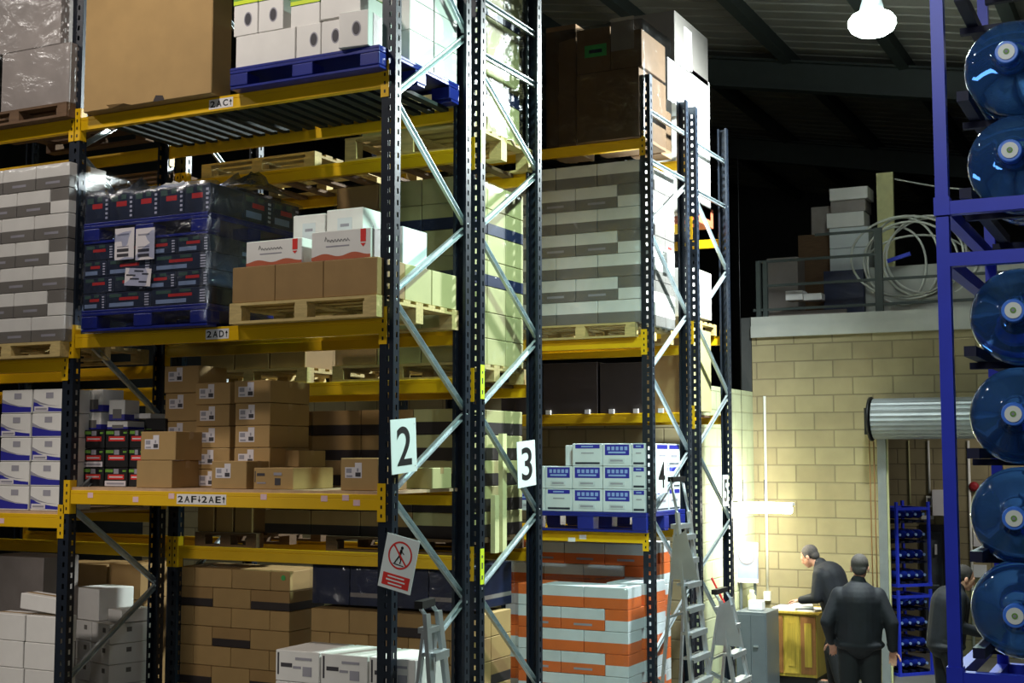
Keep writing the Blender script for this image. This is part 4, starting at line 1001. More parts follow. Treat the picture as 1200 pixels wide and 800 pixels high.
# ================================================================== LADDERS
def ladder(loc, h, rz, label, wb=.5, wt=.32, spread=.8, treads=6, rail=.0, shield=False, red=False):
    L = empty('step_ladder', loc, label, 'ladder', rz=rz)
    def px(t): return wb/2+(wt/2-wb/2)*t
    for s in (-1, 1):
        mb = MB(); mb.bar((s*px(0), 0, .02), (s*px(1), spread*.55, h), .028, .07, 'alu', up=(s, 0, 0)); mb.build('front_stile', L, world=False)
        mb = MB(); mb.bar((s*px(0)*1.05, spread, .02), (s*px(1)*.92, spread*.6, h*.94), .022, .05, 'alu', up=(s, 0, 0)); mb.build('rear_stile', L, world=False)
        for yy_ in (0, spread):
            mb = MB(); mb.box(s*px(0)-.025, s*px(0)+.025, yy_-.045, yy_+.045, 0, .05, 'rubber'); mb.build('foot', L, world=False)
    for k in range(treads):
        t = (k+1)/(treads+1); mb = MB(); yy_ = spread*.55*t; mb.box(-px(t), px(t), yy_-.05, yy_+.07, h*t-.012, h*t+.012, 'alu'); mb.box(-px(t), px(t), yy_-.05, yy_-.042, h*t-.04, h*t-.012, 'alu'); mb.build('tread', L, world=False)
    mb = MB(); mb.box(-px(1), px(1), spread*.48, spread*.72, h*.93, h*.95, 'alu'); mb.build('platform', L, world=False)
    for k in (.25, .6):
        mb = MB(); mb.bar((-px(k), spread-(spread*.4)*k, h*.94*k), (px(k), spread-(spread*.4)*k, h*.94*k), .03, .02, 'alu'); mb.build('rear_brace', L, world=False)
    if rail:
        mb = MB(); y0, y1 = spread*.55, spread*.7
        mb.tube([(-px(1), y0, h-.02), (-px(1), y1, h+rail), (px(1), y1, h+rail), (px(1), y0, h-.02)], .015, 'alu', 8); mb.build('guard_rail', L, world=False)
        mb = MB(); mb.box(-px(1)-.01, px(1)+.01, y1-.03, y1+.03, h+rail-.02, h+rail+.03, 'black'); mb.build('top_cap', L, world=False)
    if shield:
        mb = MB(); z = h*.8; mb.add([(-px(.8)-.035, .3*spread+a, z+b) for a, b in ((-.13, -.18), (.16, -.18), (.12, .22), (0, .3))]+[(-px(.8)-.03, .3*spread+a, z+b) for a, b in ((-.13, -.18), (.16, -.18), (.12, .22), (0, .3))], [(0, 1, 2, 3), (7, 6, 5, 4), (0, 4, 5, 1), (1, 5, 6, 2), (2, 6, 7, 3), (3, 7, 4, 0)], 'alu')
        mb.build('hinge_plate', L, world=False)
    return L
xx = -4.36; ladder((xx, 7.86, 0), 1.86, math.radians(97), 'aluminium stepladder below the no climbing sign', wt=.2, wb=.42, spread=.36, treads=6, rail=.05)
xx = -4.3; yy_ = YU(805, -4.5, 1.5); ladder((xx, yy_, 0), ZV(600, xx, yy_), math.radians(90), 'tall aluminium platform stepladder beside the number 4 sign', wb=.6, wt=.34, spread=.42, treads=9, rail=.32, shield=True)
xx = -4.2; yy_ = YU(856, -4.4, 1.2); ladder((xx, yy_, 0), ZV(703, xx, yy_), math.radians(90), 'shorter aluminium stepladder by the grey cabinet', wb=.58, wt=.36, spread=.45, treads=4, rail=.08, shield=True)
p = at(840, 650, Y=15.1); mb = MB(); mb.bar((p.x, 14.9, ZV(677, p.x, 14.9)), (XU(857, 14.9, 1.3), 14.9, ZV(722, p.x, 14.9)), .02, .02, 'red'); tag(mb.build('red_pole'), 'thin red pole leaning beside the farthest rack', 'pole')
# ================================================================== SETTING
def struct(mb, n, **k):
    o = mb.build(n, **k); o['kind'] = 'structure'; return o
YW = 17.7; XC = -5.26; ZS = 4.515
mb = MB(); mb.box(-22, 9, -4, 34, -.1, 0, 'floorm'); struct(mb, 'floor')
jr = XU(1033, YW, 2)
mb = MB(); dz = ZV(512, jr, YW-.3)+.12; mb.box(XC, jr, YW, YW+.22, 0, ZS, 'blockx'); mb.box(jr, 2.2, YW, YW+.22, dz, ZS, 'blockx'); mb.box(2.2, 9, YW, YW+.22, 0, ZS, 'blockx'); struct(mb, 'wall_back')
ze = ZV(459, XC, YW)
mb = MB(); mb.box(XC-.2, XC, 15.45, YW, 0, ze, 'blocky'); struct(mb, 'wall_side')
mb = MB(); mb.box(-14, XC-.2, 15.45, 15.65, 0, ze, 'blockx'); struct(mb, 'wall_enclosure')
mb = MB(); mb.box(XC-.0, 9, YW-.05, YW+.3, ZS, ZS+.155, 'slab'); mb.box(XC-.0, 9, YW-.03, YW+.3, ZS+.157, ZV(372, XC, YW), 'slab'); struct(mb, 'trim_1')
mb = MB(); zfl = ZV(372, XC, YW); mb.box(XC, 9, YW+.3, 24, zfl-.2, zfl, 'wooddark'); mb.box(XC-.15, XC-.01, YW, 24, 0, zfl, 'walldark'); struct(mb, 'trim_2')
YR = 20.6
mb = MB(); dx0, dx1 = XU(1083, YR, 1), XU(1106, YR, 1); dzt = ZV(622, dx0, YR); mb.box(XC, dx0, YR, YR+.2, 0, zfl-.2, 'blockx'); mb.box(dx1, 9, YR, YR+.2, 0, zfl-.2, 'blockx'); mb.box(dx0, dx1, YR, YR+.2, dzt, zfl-.2, 'blockx'); struct(mb, 'wall_room')
mb = MB(); mb.box(dx0, dx1, YR+.06, YR+.1, 0, dzt, 'doorm'); d = struct(mb, 'door_1')
mb = MB(); mb.box(dx0-.05, dx0, YR-.02, YR+.1, 0, dzt+.1, 'black'); mb.box(dx1, dx1+.05, YR-.02, YR+.1, 0, dzt+.1, 'black'); mb.box(dx0, dx1, YR-.02, YR+.1, dzt, dzt+.1, 'black'); mb.build('door_frame', d)
mb = MB(); mb.box(dx1-.12, dx1-.09, YR+.03, YR+.06, 1.45, 1.6, 'paper'); mb.build('door_sign', d)
mb = MB(); mb.bar((dx1-.07, YR+.02, 1.0), (dx1-.18, YR+.02, 1.0), .02, .02, 'galv'); mb.build('door_handle', d)
mb = MB(); mb.box(-22, 9, 34, 34.2, 0, 12, 'walldark'); struct(mb, 'wall_far')
mb = MB(); mb.box(-22.2, -22, -4, 34, 0, 13, 'walldark'); struct(mb, 'wall_left')
mb = MB(); mb.box(9, 9.2, -4, 34, 0, 12, 'walldark'); struct(mb, 'wall_right')
mb = MB(); mb.box(-22, 9, -4.2, -4, 0, 13, 'walldark'); struct(mb, 'wall_near')
# roof: pitched sheeting with ribs, rafters across and purlins along
SL = .185; zr = lambda x: 8.75-SL*(x+3)
mb = MB(); n = 0
vs = []; 
ys = [-4.2+.38*k for k in range(102)]
for k in range(len(ys)-1):
    for (a, b, dz0, dz1) in ((ys[k], ys[k]+.3, 0, 0), (ys[k]+.3, ys[k]+.34, 0, .05), (ys[k]+.34, ys[k]+.38, .05, 0)):
        mb.quad([(-22.2, a, zr(-22.2)+dz0), (9.2, a, zr(9.2)+dz0), (9.2, b, zr(9.2)+dz1), (-22.2, b, zr(-22.2)+dz1)][::-1], 'roofm')
o = struct(mb, 'ceiling'); solid(o, .02, 1)
k = 1
for yb_ in (7.5, 13.4, 19.9, 26.4):
    if yb_ < 10: continue
    mb = MB(); T0 = Vector((-22, yb_, zr(-22)-.42)); T1 = Vector((9, yb_, zr(9)-.42)); mb.bar(T0, T1, .02, .46, 'roofbeam'); 
    for dz in (-.22, .22): mb.bar(T0+Vector((0, 0, dz)), T1+Vector((0, 0, dz)), .22, .03, 'roofbeam')
    if yb_ == 13.4: continue
    struct(mb, f'trim_{2+k}'); k += 1
def roof_x(u, v):
    d = at(u, v, Y=1.0)-Vector((0, 0, CZ)); return d.x*((8.55+SL*-3-CZ)/(d.z+SL*d.x))
XP = roof_x(885, 35)
for xp in [XP+1.75*k for k in range(-6, 4)]:
    mb = MB(); mb.bar((xp, -4, zr(xp)-.13), (xp, 34, zr(xp)-.13), .16, .2, 'roofbeam'); struct(mb, f'trim_{2+k}'); k += 1
# high bay lamp
yl = 14.0; p = at(1022, 29, Y=yl)
lamp = empty('high_bay_lamp', p, 'round bright high bay lamp hanging under the roof', 'lamp')
mb = MB(); mb.lathe([(.13, .136), (.12, .2), (.09, .3), (.07, .34)], 'galv', 28); mb.build('reflector', lamp, world=False)
mb = MB(); mb.lathe([(.06, -.12), (.16, -.1), (.22, -.06), (.25, .0), (.245, .05), (.21, .1), (.135, .135)], 'lampglow', 28); mb.build('lamp_glass', lamp, world=False)
mb = MB(); mb.lathe([(.09, .34), (.09, .58)], 'greymetal', 16); mb.build('ballast_housing', lamp, world=False)
mb = MB(); mb.tube([(0, 0, .58), (0, 0, zr(p.x)-p.z-.05)], .008, 'black', 6); mb.build('hanging_rod', lamp, world=False)
LAMP = p.copy()
# roller shutter
ysd = YW-.32; xl = XU(1023, ysd, 3.1); zc = ZV(490, XU(1080, ysd, 3.1), ysd); rr = (ZV(466, xl, ysd)-ZV(512, xl, ysd))/2
sh = empty('roller_shutter', (xl, ysd, 0), 'rolled-up grey slatted roller shutter above the doorway', 'shutter')
mb = MB(); n = 26; prof = []
for j in range(n):
    for t, q in ((.08, 1), (.5, 1.035), (.92, 1)): prof.append((2*math.pi*(j+t)/n, rr*q))
vs = [(x, math.cos(a)*r, math.sin(a)*r) for x in (xl+.02, xl+6) for a, r in prof]; m = len(prof)
mb.add([(v[0], ysd+v[1], zc+v[2]) for v in vs], [(i, (i+1) % m, m+(i+1) % m, m+i) for i in range(m)]+[list(range(m))[::-1], list(range(m, 2*m))], 'shutter'); mb.build('curtain_roll', sh)
mb = MB(); mb.lathe([(rr*1.12, 0), (rr*1.12, .03)], 'black', 24, Matrix.Translation((xl-.03, ysd, zc)) @ Matrix.Rotation(math.pi/2, 4, 'Y')); mb.box(xl-.09, xl-.03, ysd-.08, ysd+.1, zc-.2, zc+.14, 'black'); mb.build('end_plate', sh)
xg0, xg1 = XU(1031, YW-.1, 1.8), XU(1041, YW-.1, 1.8)
mb = MB(); mb.box(xg0, xg1, YW-.14, YW-.004, 0, zc-rr*.9, 'shutter'); mb.box(xg1, xg1+.02, YW-.1, YW-.06, 0, zc-rr*.9, 'timberpale'); mb.build('guide_rail', sh)
for u0 in (1021, 1026):
    mb = MB(); xx = XU(u0, YW-.2, 2); mb.tube([(xx, YW-.2, zc-.15), (xx+.005, YW-.2, .9)], .006, 'deskdark', 6); mb.build('hand_chain', sh)
# conduits, panel, switch
def conduit(u, v0, v1, Y, label, r=.014, m='conduit'):
    X = XU(u, Y, 2.5); mb = MB(); mb.tube([(X, Y, ZV(v1, X, Y)), (X, Y, ZV(v0, X, Y))], r, m, 8); o = mb.build('conduit'); tag(o, label, 'pipe'); return X
xq_ = conduit(897.5, 464, 700, YW-.015, 'long thin white conduit up the block wall by the desk', .018)
mb = MB(); z = ZV(697, xq_, YW); mb.box(xq_-.045, xq_+.045, YW-.06, YW-.001, z-.07, z+.05, 'conduit'); tag(mb.build('switch_box'), 'small white box at the foot of the conduit over the desk', 'switch')
conduit(1066, 516, 590, YR-.015, 'faint thin conduit above the blue crate stack', .012, 'timberpale')
xa_ = conduit(1089, 516, 578, YR-.015, 'white conduit running down to the grey switch', .018)
conduit(1136, 516, 800, YR-.02, 'white vertical conduit just right of the blue post', .02)
mb = MB(); p, q = at(1093, 604, Y=YR-.08), at(1116, 574, Y=YR-.08); mb.box(p.x, q.x+.02, YR-.1, YR-.001, p.z, q.z, 'paper'); bevel(tag(mb.build('wall_cabinet'), 'square white wall cabinet on the far room wall', 'cabinet'), .006)
mb = MB(); p, q = at(1086, 594, Y=YR-.05), at(1092.5, 581, Y=YR-.05); mb.box(p.x, q.x, YR-.07, YR-.001, p.z, q.z, 'conduit'); mb.box(p.x+.02, q.x-.02, YR-.075, YR-.07, p.z+.03, q.z-.03, 'ink'); tag(mb.build('isolator_switch'), 'small white and dark switch left of the white wall cabinet', 'switch')
mb = MB(); p, q = at(1080, 608, Y=YR-.03), at(1094, 604, Y=YR-.03); mb.box(p.x, q.x, YR-.05, YR-.001, p.z, q.z, 'conduit'); tag(mb.build('cable_trunking'), 'short white trunking strip above the far door', 'trunking')
mb = MB(); p, q = at(1141, 640, Y=YR-.03), at(1152, 615, Y=YR-.03); mb.box(p.x, q.x, YR-.04, YR-.001, p.z, q.z, 'paper'); tag(mb.build('wall_notice'), 'white notice on the far wall beside a blue bottle', 'notice')
mb = MB(); p, q = at(1141, 676, Y=YR-.03), at(1156, 662, Y=YR-.03); mb.box(p.x, q.x, YR-.04, YR-.001, p.z, q.z, 'paper'); tag(mb.build('wall_notice'), 'small pale notice low on the far wall, between bottles', 'notice')
mb = MB(); p = at(1141, 570, Y=YR-.05); mb.lathe([(.07, 0), (.07, .05), (.03, .07)], 'redtrim', 16, Matrix.Translation((p.x, YR-.001, p.z)) @ Matrix.Rotation(math.pi/2, 4, 'X')); tag(mb.build('alarm_bell'), 'small dark red fire bell on the far wall', 'bell')
# desk, papers, cabinet, poster, tube lamp
yd0 = YW-.75; xd0 = XU(899, yd0, 1.2); xd1 = XU(956, yd0, 1.2); zd_ = ZV(716, (xd0+xd1)/2, yd0)
dk = empty('desk', ((xd0+xd1)/2, YW-.38, 0), 'high yellow-brown wooden desk against the block wall', 'desk')
mb = MB(); mb.box(xd0-.02, xd1+.05, yd0-.03, YW-.02, zd_-.03, zd_, 'deskwood'); bevel(mb.build('desk_top', dk), .004)
mb = MB(); mb.box(xd0, xd1, yd0, YW-.03, .12, zd_-.031, 'deskwood'); mb.build('carcass', dk)
mb = MB(); mb.box(xd0+.03, xd1-.03, yd0+.04, YW-.06, 0, .119, 'black'); mb.build('plinth', dk)
for k in range(3):
    a = xd0+(xd1-xd0)*(k/3)+.01; b = xd0+(xd1-xd0)*((k+1)/3)-.01; mb = MB(); mb.box(a, b, yd0-.016, yd0-.001, .16, zd_-.06, ('deskdark', 'deskwood', 'deskdark')[k]); mb.box(a+.05, b-.05, yd0-.022, yd0-.016, .25, zd_-.14, 'deskwood'); mb.build('door_panel', dk)
for k, (a, b, c_, e, rz) in enumerate(((.05, .32, .02, .3, 0), (.2, .5, .1, .42, .3), (.34, .62, .05, .35, -.2))):
    mb = MB(); mb.box(-.15, .15, -.2, .2, 0, .035-.008*k, 'paper'); o = mb.build('paper_stack', world=False); o.location = (xd0+(a+b)/2+.02, yd0+.2+c_*.4, zd_+.001+(0 if k != 1 else .036)); o.rotation_euler.z = rz
    tag(o, ('white paper pile at the left end of the desk', 'white paper pile lying across the others on the desk', 'white paper pile in front of the leaning man')[k], 'paper')
yc0 = 16.2; xc0, xc1 = XU(862, yc0, 1), XU(898, yc0, 1); zc_ = ZV(716, xc0, yc0)
cb = empty('steel_cabinet', ((xc0+xc1)/2, yc0+.25, 0), 'grey steel cabinet with a small handle, left of the desk', 'cabinet')
mb = MB(); mb.box(xc0, xc1, yc0, yc0+.55, 0, zc_, 'greymetal'); bevel(mb.build('body', cb), .004)
for a, b in ((xc0+.01, (xc0+xc1)/2-.002), ((xc0+xc1)/2+.002, xc1-.01)):
    mb = MB(); mb.box(a, b, yc0-.016, yc0-.001, .05, zc_-.03, 'greymetal'); d = mb.build('cabinet_door', cb)
mb = MB(); hx_ = xc1-.13; mb.box(hx_-.03, hx_+.03, yc0-.034, yc0-.017, zc_-.42, zc_-.4, 'galv'); mb.build('handle', d)
mb = MB(); mb.box(-.09, .09, -.07, .07, 0, .12, 'paper'); o = mb.build('paper_tray', world=False); o.location = ((xc0+xc1)/2, yc0+.25, zc_+.001); tag(bevel(o, .01), 'white rounded box on the grey cabinet', 'box')
mb = MB(); mb.lathe([(.05, 0), (.055, .16), (.03, .2), (.03, .24)], 'timberpale', 14); o = mb.build('bottle', world=False); o.location = (xc0+.12, yc0+.3, zc_+.001); tag(o, 'cream bottle standing on the grey cabinet', 'bottle')
# poster board against the side wall, facing the hall
px_ = XC+.012; ya_, yb2 = YU(861, px_, 1.9), YU(887, px_, 1.9)
ypo = 17.0; xa_, xb_ = XU(862, 16.9, 1.9), XU(887, 16.9, 1.9)
mb = MB(); z1 = ZV(635, xa_, 16.9); z0 = ZV(682, xa_, 16.9); mb.box(xa_, xb_, 16.9, 16.94, z0+.05, z1, 'poster'); mb.box(xa_, xb_, 16.895, 16.94, z0, z0+.05, 'label')
pb = mb.build('notice_board'); tag(pb, 'blue-grey notice board with a faint round mark under the lamp', 'board')
mb = MB(); cx_ = (xa_+xb_)/2; cz_ = (z0+z1)/2+.08; n = 28
mb.add([(cx_+math.cos(2*math.pi*i/n)*r, 16.897, cz_+math.sin(2*math.pi*i/n)*r) for r in (.11, .095) for i in range(n)], [(i, (i+1) % n, n+(i+1) % n, n+i) for i in range(n)], 'greyband'); mb.build('round_mark', pb)
mb = MB(); mb.bar((xa_+.05, 16.95, 0), (xa_+.05, 16.95, z0), .03, .03, 'greymetal'); mb.bar((xb_-.05, 16.95, 0), (xb_-.05, 16.95, z0), .03, .03, 'greymetal'); mb.build('board_leg', pb)
yt = 16.6; xt0, xt1 = XU(866, yt, 2.4), XU(930, yt, 2.4); zt_ = ZV(596, (xt0+xt1)/2, yt)
tl = empty('tube_lamp', ((xt0+xt1)/2, yt, zt_), 'glowing white fluorescent lamp hanging over the desk', 'lamp')
mb = MB(); mb.box(xt0, xt1, yt-.05, yt+.05, zt_+.05, zt_+.085, 'paper'); mb.build('lamp_body', tl)
mb = MB(); mb.tube([(xt0+.03, yt, zt_), (xt1-.03, yt, zt_)], .055, 'tubeglow', 12); mb.build('tube', tl)
for x in (xt0+.05, (xt0+xt1)/2-.02):
    mb = MB(); mb.tube([(x, yt, zt_+.085), (x, yt, ZV(562, x, yt))], .006, 'black', 6); mb.build('hanging_wire', tl)
mb = MB(); mb.tube([(xt0-.3, yt, zt_+.09), (xt0+.25, yt, zt_+.08)], .008, 'black', 6); mb.build('support_arm', tl)
mb = MB(); mb.tube([(xt0+.05, yt, ZV(562, xt0, yt)), (xt0+.05, yt, zfl+2)], .003, 'black', 5); mb.build('hanging_wire', tl)
# ================================================================== MEZZANINE
YM = YW+.18; zfl2 = zfl
rl = empty('guard_railing', (-3.5, YM, zfl2), 'dark metal guard railing along the edge of the mezzanine', 'railing')
for u in (889, 897, 1030):
    X = XU(u, YM, 5.3); mb = MB(); zt_ = ZV({889: 306, 897: 306, 1030: 267}[u], X, YM); w = .03 if u != 1030 else .05; mb.box(X-w, X+w, YM-.03, YM+.03, zfl2, zt_, 'roofbeam'); mb.build('railing_post', rl)
for (ua, ub, v) in ((955, 1029, 270), (889, 1029, 298), (897, 2300, 327.5), (883, 2300, 356.5)):
    z = ZV(v, XU(1026, YM, 5.3), YM); mb = MB(); xb_ = XU(ub, YM, z) if ub < 2000 else 1.5; mb.bar((XU(ua, YM, z), YM, z), (xb_, YM, z), .03, .035, 'roofbeam'); mb.build('railing_bar', rl)
def mz(u0, u1, v0, v1, Y, d, m, lab, cat='box', name='carton', group=None, base=True, rz=0):
    X0, X1 = XU(u0, Y, 5.4), XU(u1, Y, 5.4); z1 = ZV(v0, X0, Y); z0 = zfl2 if v1 is None else ZV(v1, X0, Y)
    return carton(X0, X1, Y, Y+d, z0, z1, m, lab, cat, group, name=name, flap=False, rz=rz)
mz(1013, 1330, 314, None, 18.35, .5, 'slab', 'long white panelled box behind the mezzanine railing', 'crate', 'white_crate')
mz(899, 935, 303, None, 18.6, .5, 'greycard', 'grey box behind the left end of the mezzanine railing')
mz(936, 973, 276, None, 19.0, .5, 'wooddark', 'dark brown box stack left of the pale mezzanine cartons')
mz(952, 976, 243, 276, 19.0, .4, 'greycard', 'grey box perched on the dark brown mezzanine box')
mz(973, 1018, 292, None, 18.7, .5, 'whitecold', 'pale mezzanine carton, lower one behind the railing')
mz(973, 1019, 268, 291.5, 18.7, .5, 'whitecold', 'pale mezzanine carton, second up behind the railing')
mz(970, 1014, 250.5, 267.5, 18.7, .4, 'white', 'flat white package lying on the pale mezzanine cartons')
mz(975, 1016, 236, 250, 18.75, .4, 'greycard', 'grey package between two white ones on the mezzanine')
mz(974, 1019, 221.5, 235.5, 18.7, .4, 'white', 'topmost flat white package on the mezzanine pile')
mz(965, 1012, 318, None, 18.25, .35, 'navy', 'dark box low behind the mezzanine railing')
mz(920, 940, 341, 352, 18.05, .25, 'paper', 'small white bundle at the mezzanine edge, left')
mz(941, 962, 344, 352, 18.05, .25, 'paper', 'small white bundle at the mezzanine edge, right')
mb = MB(); a, b = at(894, 357, Y=17.98), at(992, 353, Y=17.98); mb.bar((a.x, 17.98, zfl2+.06), (b.x, 17.98, zfl2+.06), .05, .05, 'greycard'); mb.box(a.x, b.x, 17.95, 18.01, zfl2, zfl2+.035, 'greycard'); tag(mb.build('metal_channel'), 'grey metal channel lying along the mezzanine edge', 'channel')
mb = MB(); X0, X1 = XU(1028.5, 18.9, 6), XU(1048, 18.9, 6); mb.box(X0, X1, 18.9, 18.96, ZV(315, X0, 18.9), ZV(203, X0, 18.9), 'timberpale'); mb.box(X0+.05, X1-.05, 18.97, 19.02, zfl2, ZV(210, X0, 18.9), 'timberpale'); tag(mb.build('board'), 'pale upright timber board standing on the mezzanine', 'board')
mb = MB(); a = at(1048, 209.5, Y=18.93); b = at(1112, 216, Y=18.93); d = (b-a); pts = [a+d*t+Vector((0, 0, -.05*math.sin(math.pi*t*.5))) for t in [i*.25 for i in range(16)]]; pts += [pts[-1]+Vector((.25, 0, -.5)), Vector((pts[-1].x+.35, pts[-1].y, zfl2+.012))]; mb.tube(pts, .012, 'pipewhite', 6); tag(mb.build('rope'), 'pale rope tied to the upright timber board', 'rope')
coils = [(1062, 300, 62, 46, 18.2), (1066, 305, 52, 44, 18.24), (1058, 306, 40, 50, 18.28), (1085, 298, 44, 44, 18.3), (1090, 302, 52, 46, 18.33), (1050, 312, 34, 46, 18.36), (1075, 310, 60, 34, 18.4)]
for k, (u, v, ru, rv, Y) in enumerate(coils):
    c = at(u, v, Y=Y); s = 1/(F/18.5); mb = MB()
    pts = [Vector((c.x+ru*s*math.cos(2*math.pi*i/40), Y+.12*math.sin(4*math.pi*i/40+k)*.3, max(zfl2+.05, c.z+rv*s*math.sin(2*math.pi*i/40)))) for i in range(40)]
    mb.tube(pts, .016, 'pipewhite', 6, closed=True); tag(mb.build('pipe_coil'), 'loop of pale plastic pipe heaped behind the mezzanine railing', 'pipe', 'pipe loops behind the mezzanine railing')
mb = MB(); a, b = at(1040, 306, Y=18.15), at(1067, 297, Y=18.15); mb.bar(a, b, .04, .05, 'bluething'); tag(mb.build('blue_strap'), 'short blue strap among the pale pipe loops', 'strap')
# ================================================================== BLUE STILLAGES with bottles
def add_bottle(mb, L=.49, R=.135):
    prof = [(.026, 0), (.026, .03), (.033, .033), (.035, .05), (.06, .075), (.1, .1), (.125, .125), (R, .155), (R, .2), (R-.007, .212), (R, .224), (R, .29), (R-.007, .302), (R, .314), (R, .38), (R-.006, .392), (R, .404), (R, .455), (R-.012, .482), (R-.05, L), ]
    mb.lathe(prof, 'blueglass', 36, Matrix.Rotation(-math.pi/2, 4, 'X'))
def bottle(loc, label, group='blue water bottles in the rack'):
    b = empty('water_bottle', loc, label, 'bottle', group)
    mb = MB(); add_bottle(mb); sb = mb.build('bottle_body', b, world=False)
    c = MB(); T = Matrix.Rotation(-math.pi/2, 4, 'X'); c.lathe([(.029, -.012), (.0315, -.008), (.0315, .026)], 'capblue', 28, T)
    cp = c.build('cap', b, world=False)
    c = MB(); c.lathe([(.022, -.0155), (.022, -.0122)], 'capwhite', 26, T); c.lathe([(.008, -.0175), (.008, -.0156)], 'green', 14, T); c.lathe([(.0045, -.0185), (.0045, -.0176)], 'inklight', 10, T); c.build('cap_sticker', cp, world=False)
    return b
def stillage(loc, label, rz=0, group=None, W=1.16, D=1.0, H=1.25, rows=4, cols=4, sup=None, xs=None, rb=.02, rt=.095):
    s = empty('bottle_rack', loc, label, 'rack', group, rz=rz); t = .034
    for x in (0, W):
        for y_ in (0, D):
            mb = MB(); mb.box(x-t/2, x+t/2, y_-t/2, y_+t/2, .0, H-.004, 'railblue'); mb.build('corner_post', s, world=False)
            mb = MB(); mb.box(x-.021, x+.021, y_-.021, y_+.021, .0, .05, 'railblue'); mb.build('foot', s, world=False)
    for z in (rb, H-rt):
        for y_ in (0, D):
            mb = MB(); mb.box(t/2, W-t/2, y_-t/2, y_+t/2, z-.018, z+.018, 'railblue'); mb.build('cross_rail', s, world=False)
        for x in (0, W):
            mb = MB(); mb.box(x-t/2, x+t/2, t/2, D-t/2, z-.018, z+.018, 'railblue'); mb.build('side_rail', s, world=False)
    sup = sup or [.05+.27*r for r in range(rows)]; xs = xs or [W/cols*(c+.5) for c in range(cols)]; hw = (xs[1]-xs[0])*.37 if len(xs) > 1 else .1
    for z in sup:
        for x in xs:
            for q in (-1, 1):
                mb = MB(); mb.box(x+q*hw-.016, x+q*hw+.016, .05, D-.05, z-.014, z+.014, 'dkrail'); mb.build('bottle_support', s, world=False)
        mb = MB(); mb.box(t/2, W-t/2, .3, .325, z-.034, z-.015, 'dkrail'); mb.build('support_bar', s, world=False)
        mb = MB(); mb.box(t/2, W-t/2, D-.085, D-.06, z-.034, z-.015, 'dkrail'); mb.build('support_bar', s, world=False)
    return s
mat('dkrail', (14, 18, 48), .6)
YB = 3.75; xb_ = XU(1113, YB, 2.9)
caps = [at(u, v, Y=YB+.05) for u, v in ((1190, 721), (1189, 607), (1188, 485), (1188, 364), (1184, 177), (1180, 62))]
base = ZV(794, xb_, YB)-.02; top_ = ZV(245, xb_, YB)-.02; Hs = top_-base
xs_ = [caps[2].x-xb_+.29*k for k in range(4)]; W_s = xs_[3]+.2
sl = [c.z-.105-base for c in caps[:4]]
su = [c.z-.105-top_ for c in caps[4:]]; su = su+[su[1]+.285, su[1]+.57]
s1 = stillage((xb_, YB, base), 'near blue steel bottle rack, lower one in view', H=Hs, sup=sl, xs=xs_, W=W_s, rt=top_+.02-ZV(297, xb_, YB)+.0)
s2 = stillage((xb_, YB, top_), 'near blue steel bottle rack, upper one cut by the photo top', H=Hs, sup=su, xs=xs_, W=W_s)
stillage((xb_, YB, base-Hs), 'blue bottle rack under the near ones, below the photo edge', H=Hs, sup=sl, xs=xs_, W=W_s)
stillage((xb_, YB, 0), 'low blue bottle rack on the floor at the base of the near stack', H=base-Hs, sup=sl[:3], xs=xs_, W=W_s)
names = ['lowest near blue water bottle, at the bottom right corner', 'near blue water bottle, second from the bottom', 'near blue water bottle, third from the bottom', 'near blue water bottle just under the double rail', 'near blue water bottle just above the double rail', 'topmost near blue water bottle, at the top right corner']
proto = None
for p, lab in zip(caps, names):
    if proto is None: proto = bottle(p, lab)
    else:
        c = copy_tree(proto); c.location = p; c['label'] = lab
# far stack of blue stillages
xf_, yf_ = XU(1052, 18.25, 1), 18.3
for k in range(2):
    s = stillage((xf_, yf_, 1.165*k), ('far blue crate of bottles on the floor beyond the shutter rail', 'far blue crate of bottles stacked on another beyond the shutter')[k], rz=math.radians(48), group=None, W=.52, D=.55, H=1.13, cols=4, rows=4)
mat('blueopaque', (24, 40, 130), .18, var=.1)
small = None; Rz = Matrix.Rotation(math.radians(48), 4, 'Z')
for k in range(2):
    for r in range(4):
        for c in range(4):
            p = Vector((xf_, yf_, 1.165*k+.15+.27*r)) + Rz @ Vector((.065+.13*c, .02, 0))
            if small is None:
                mb = MB(); mb.lathe([(.018, 0), (.018, .03), (.045, .07), (.06, .1), (.06, .5)], 'blueopaque', 16, Matrix.Rotation(-math.pi/2, 4, 'X')); mb.lathe([(.019, -.004), (.019, .012)], 'paleblue', 10, Matrix.Rotation(-math.pi/2, 4, 'X'))
                small = mb.build('water_bottle', world=False); o = small
            else: o = small.copy(); C.objects.link(o)
            o.location = p; o.rotation_euler.z = math.radians(48)
            tag(o, 'small blue bottle in the far blue crate stack', 'bottle', 'bottles in the far blue crates')
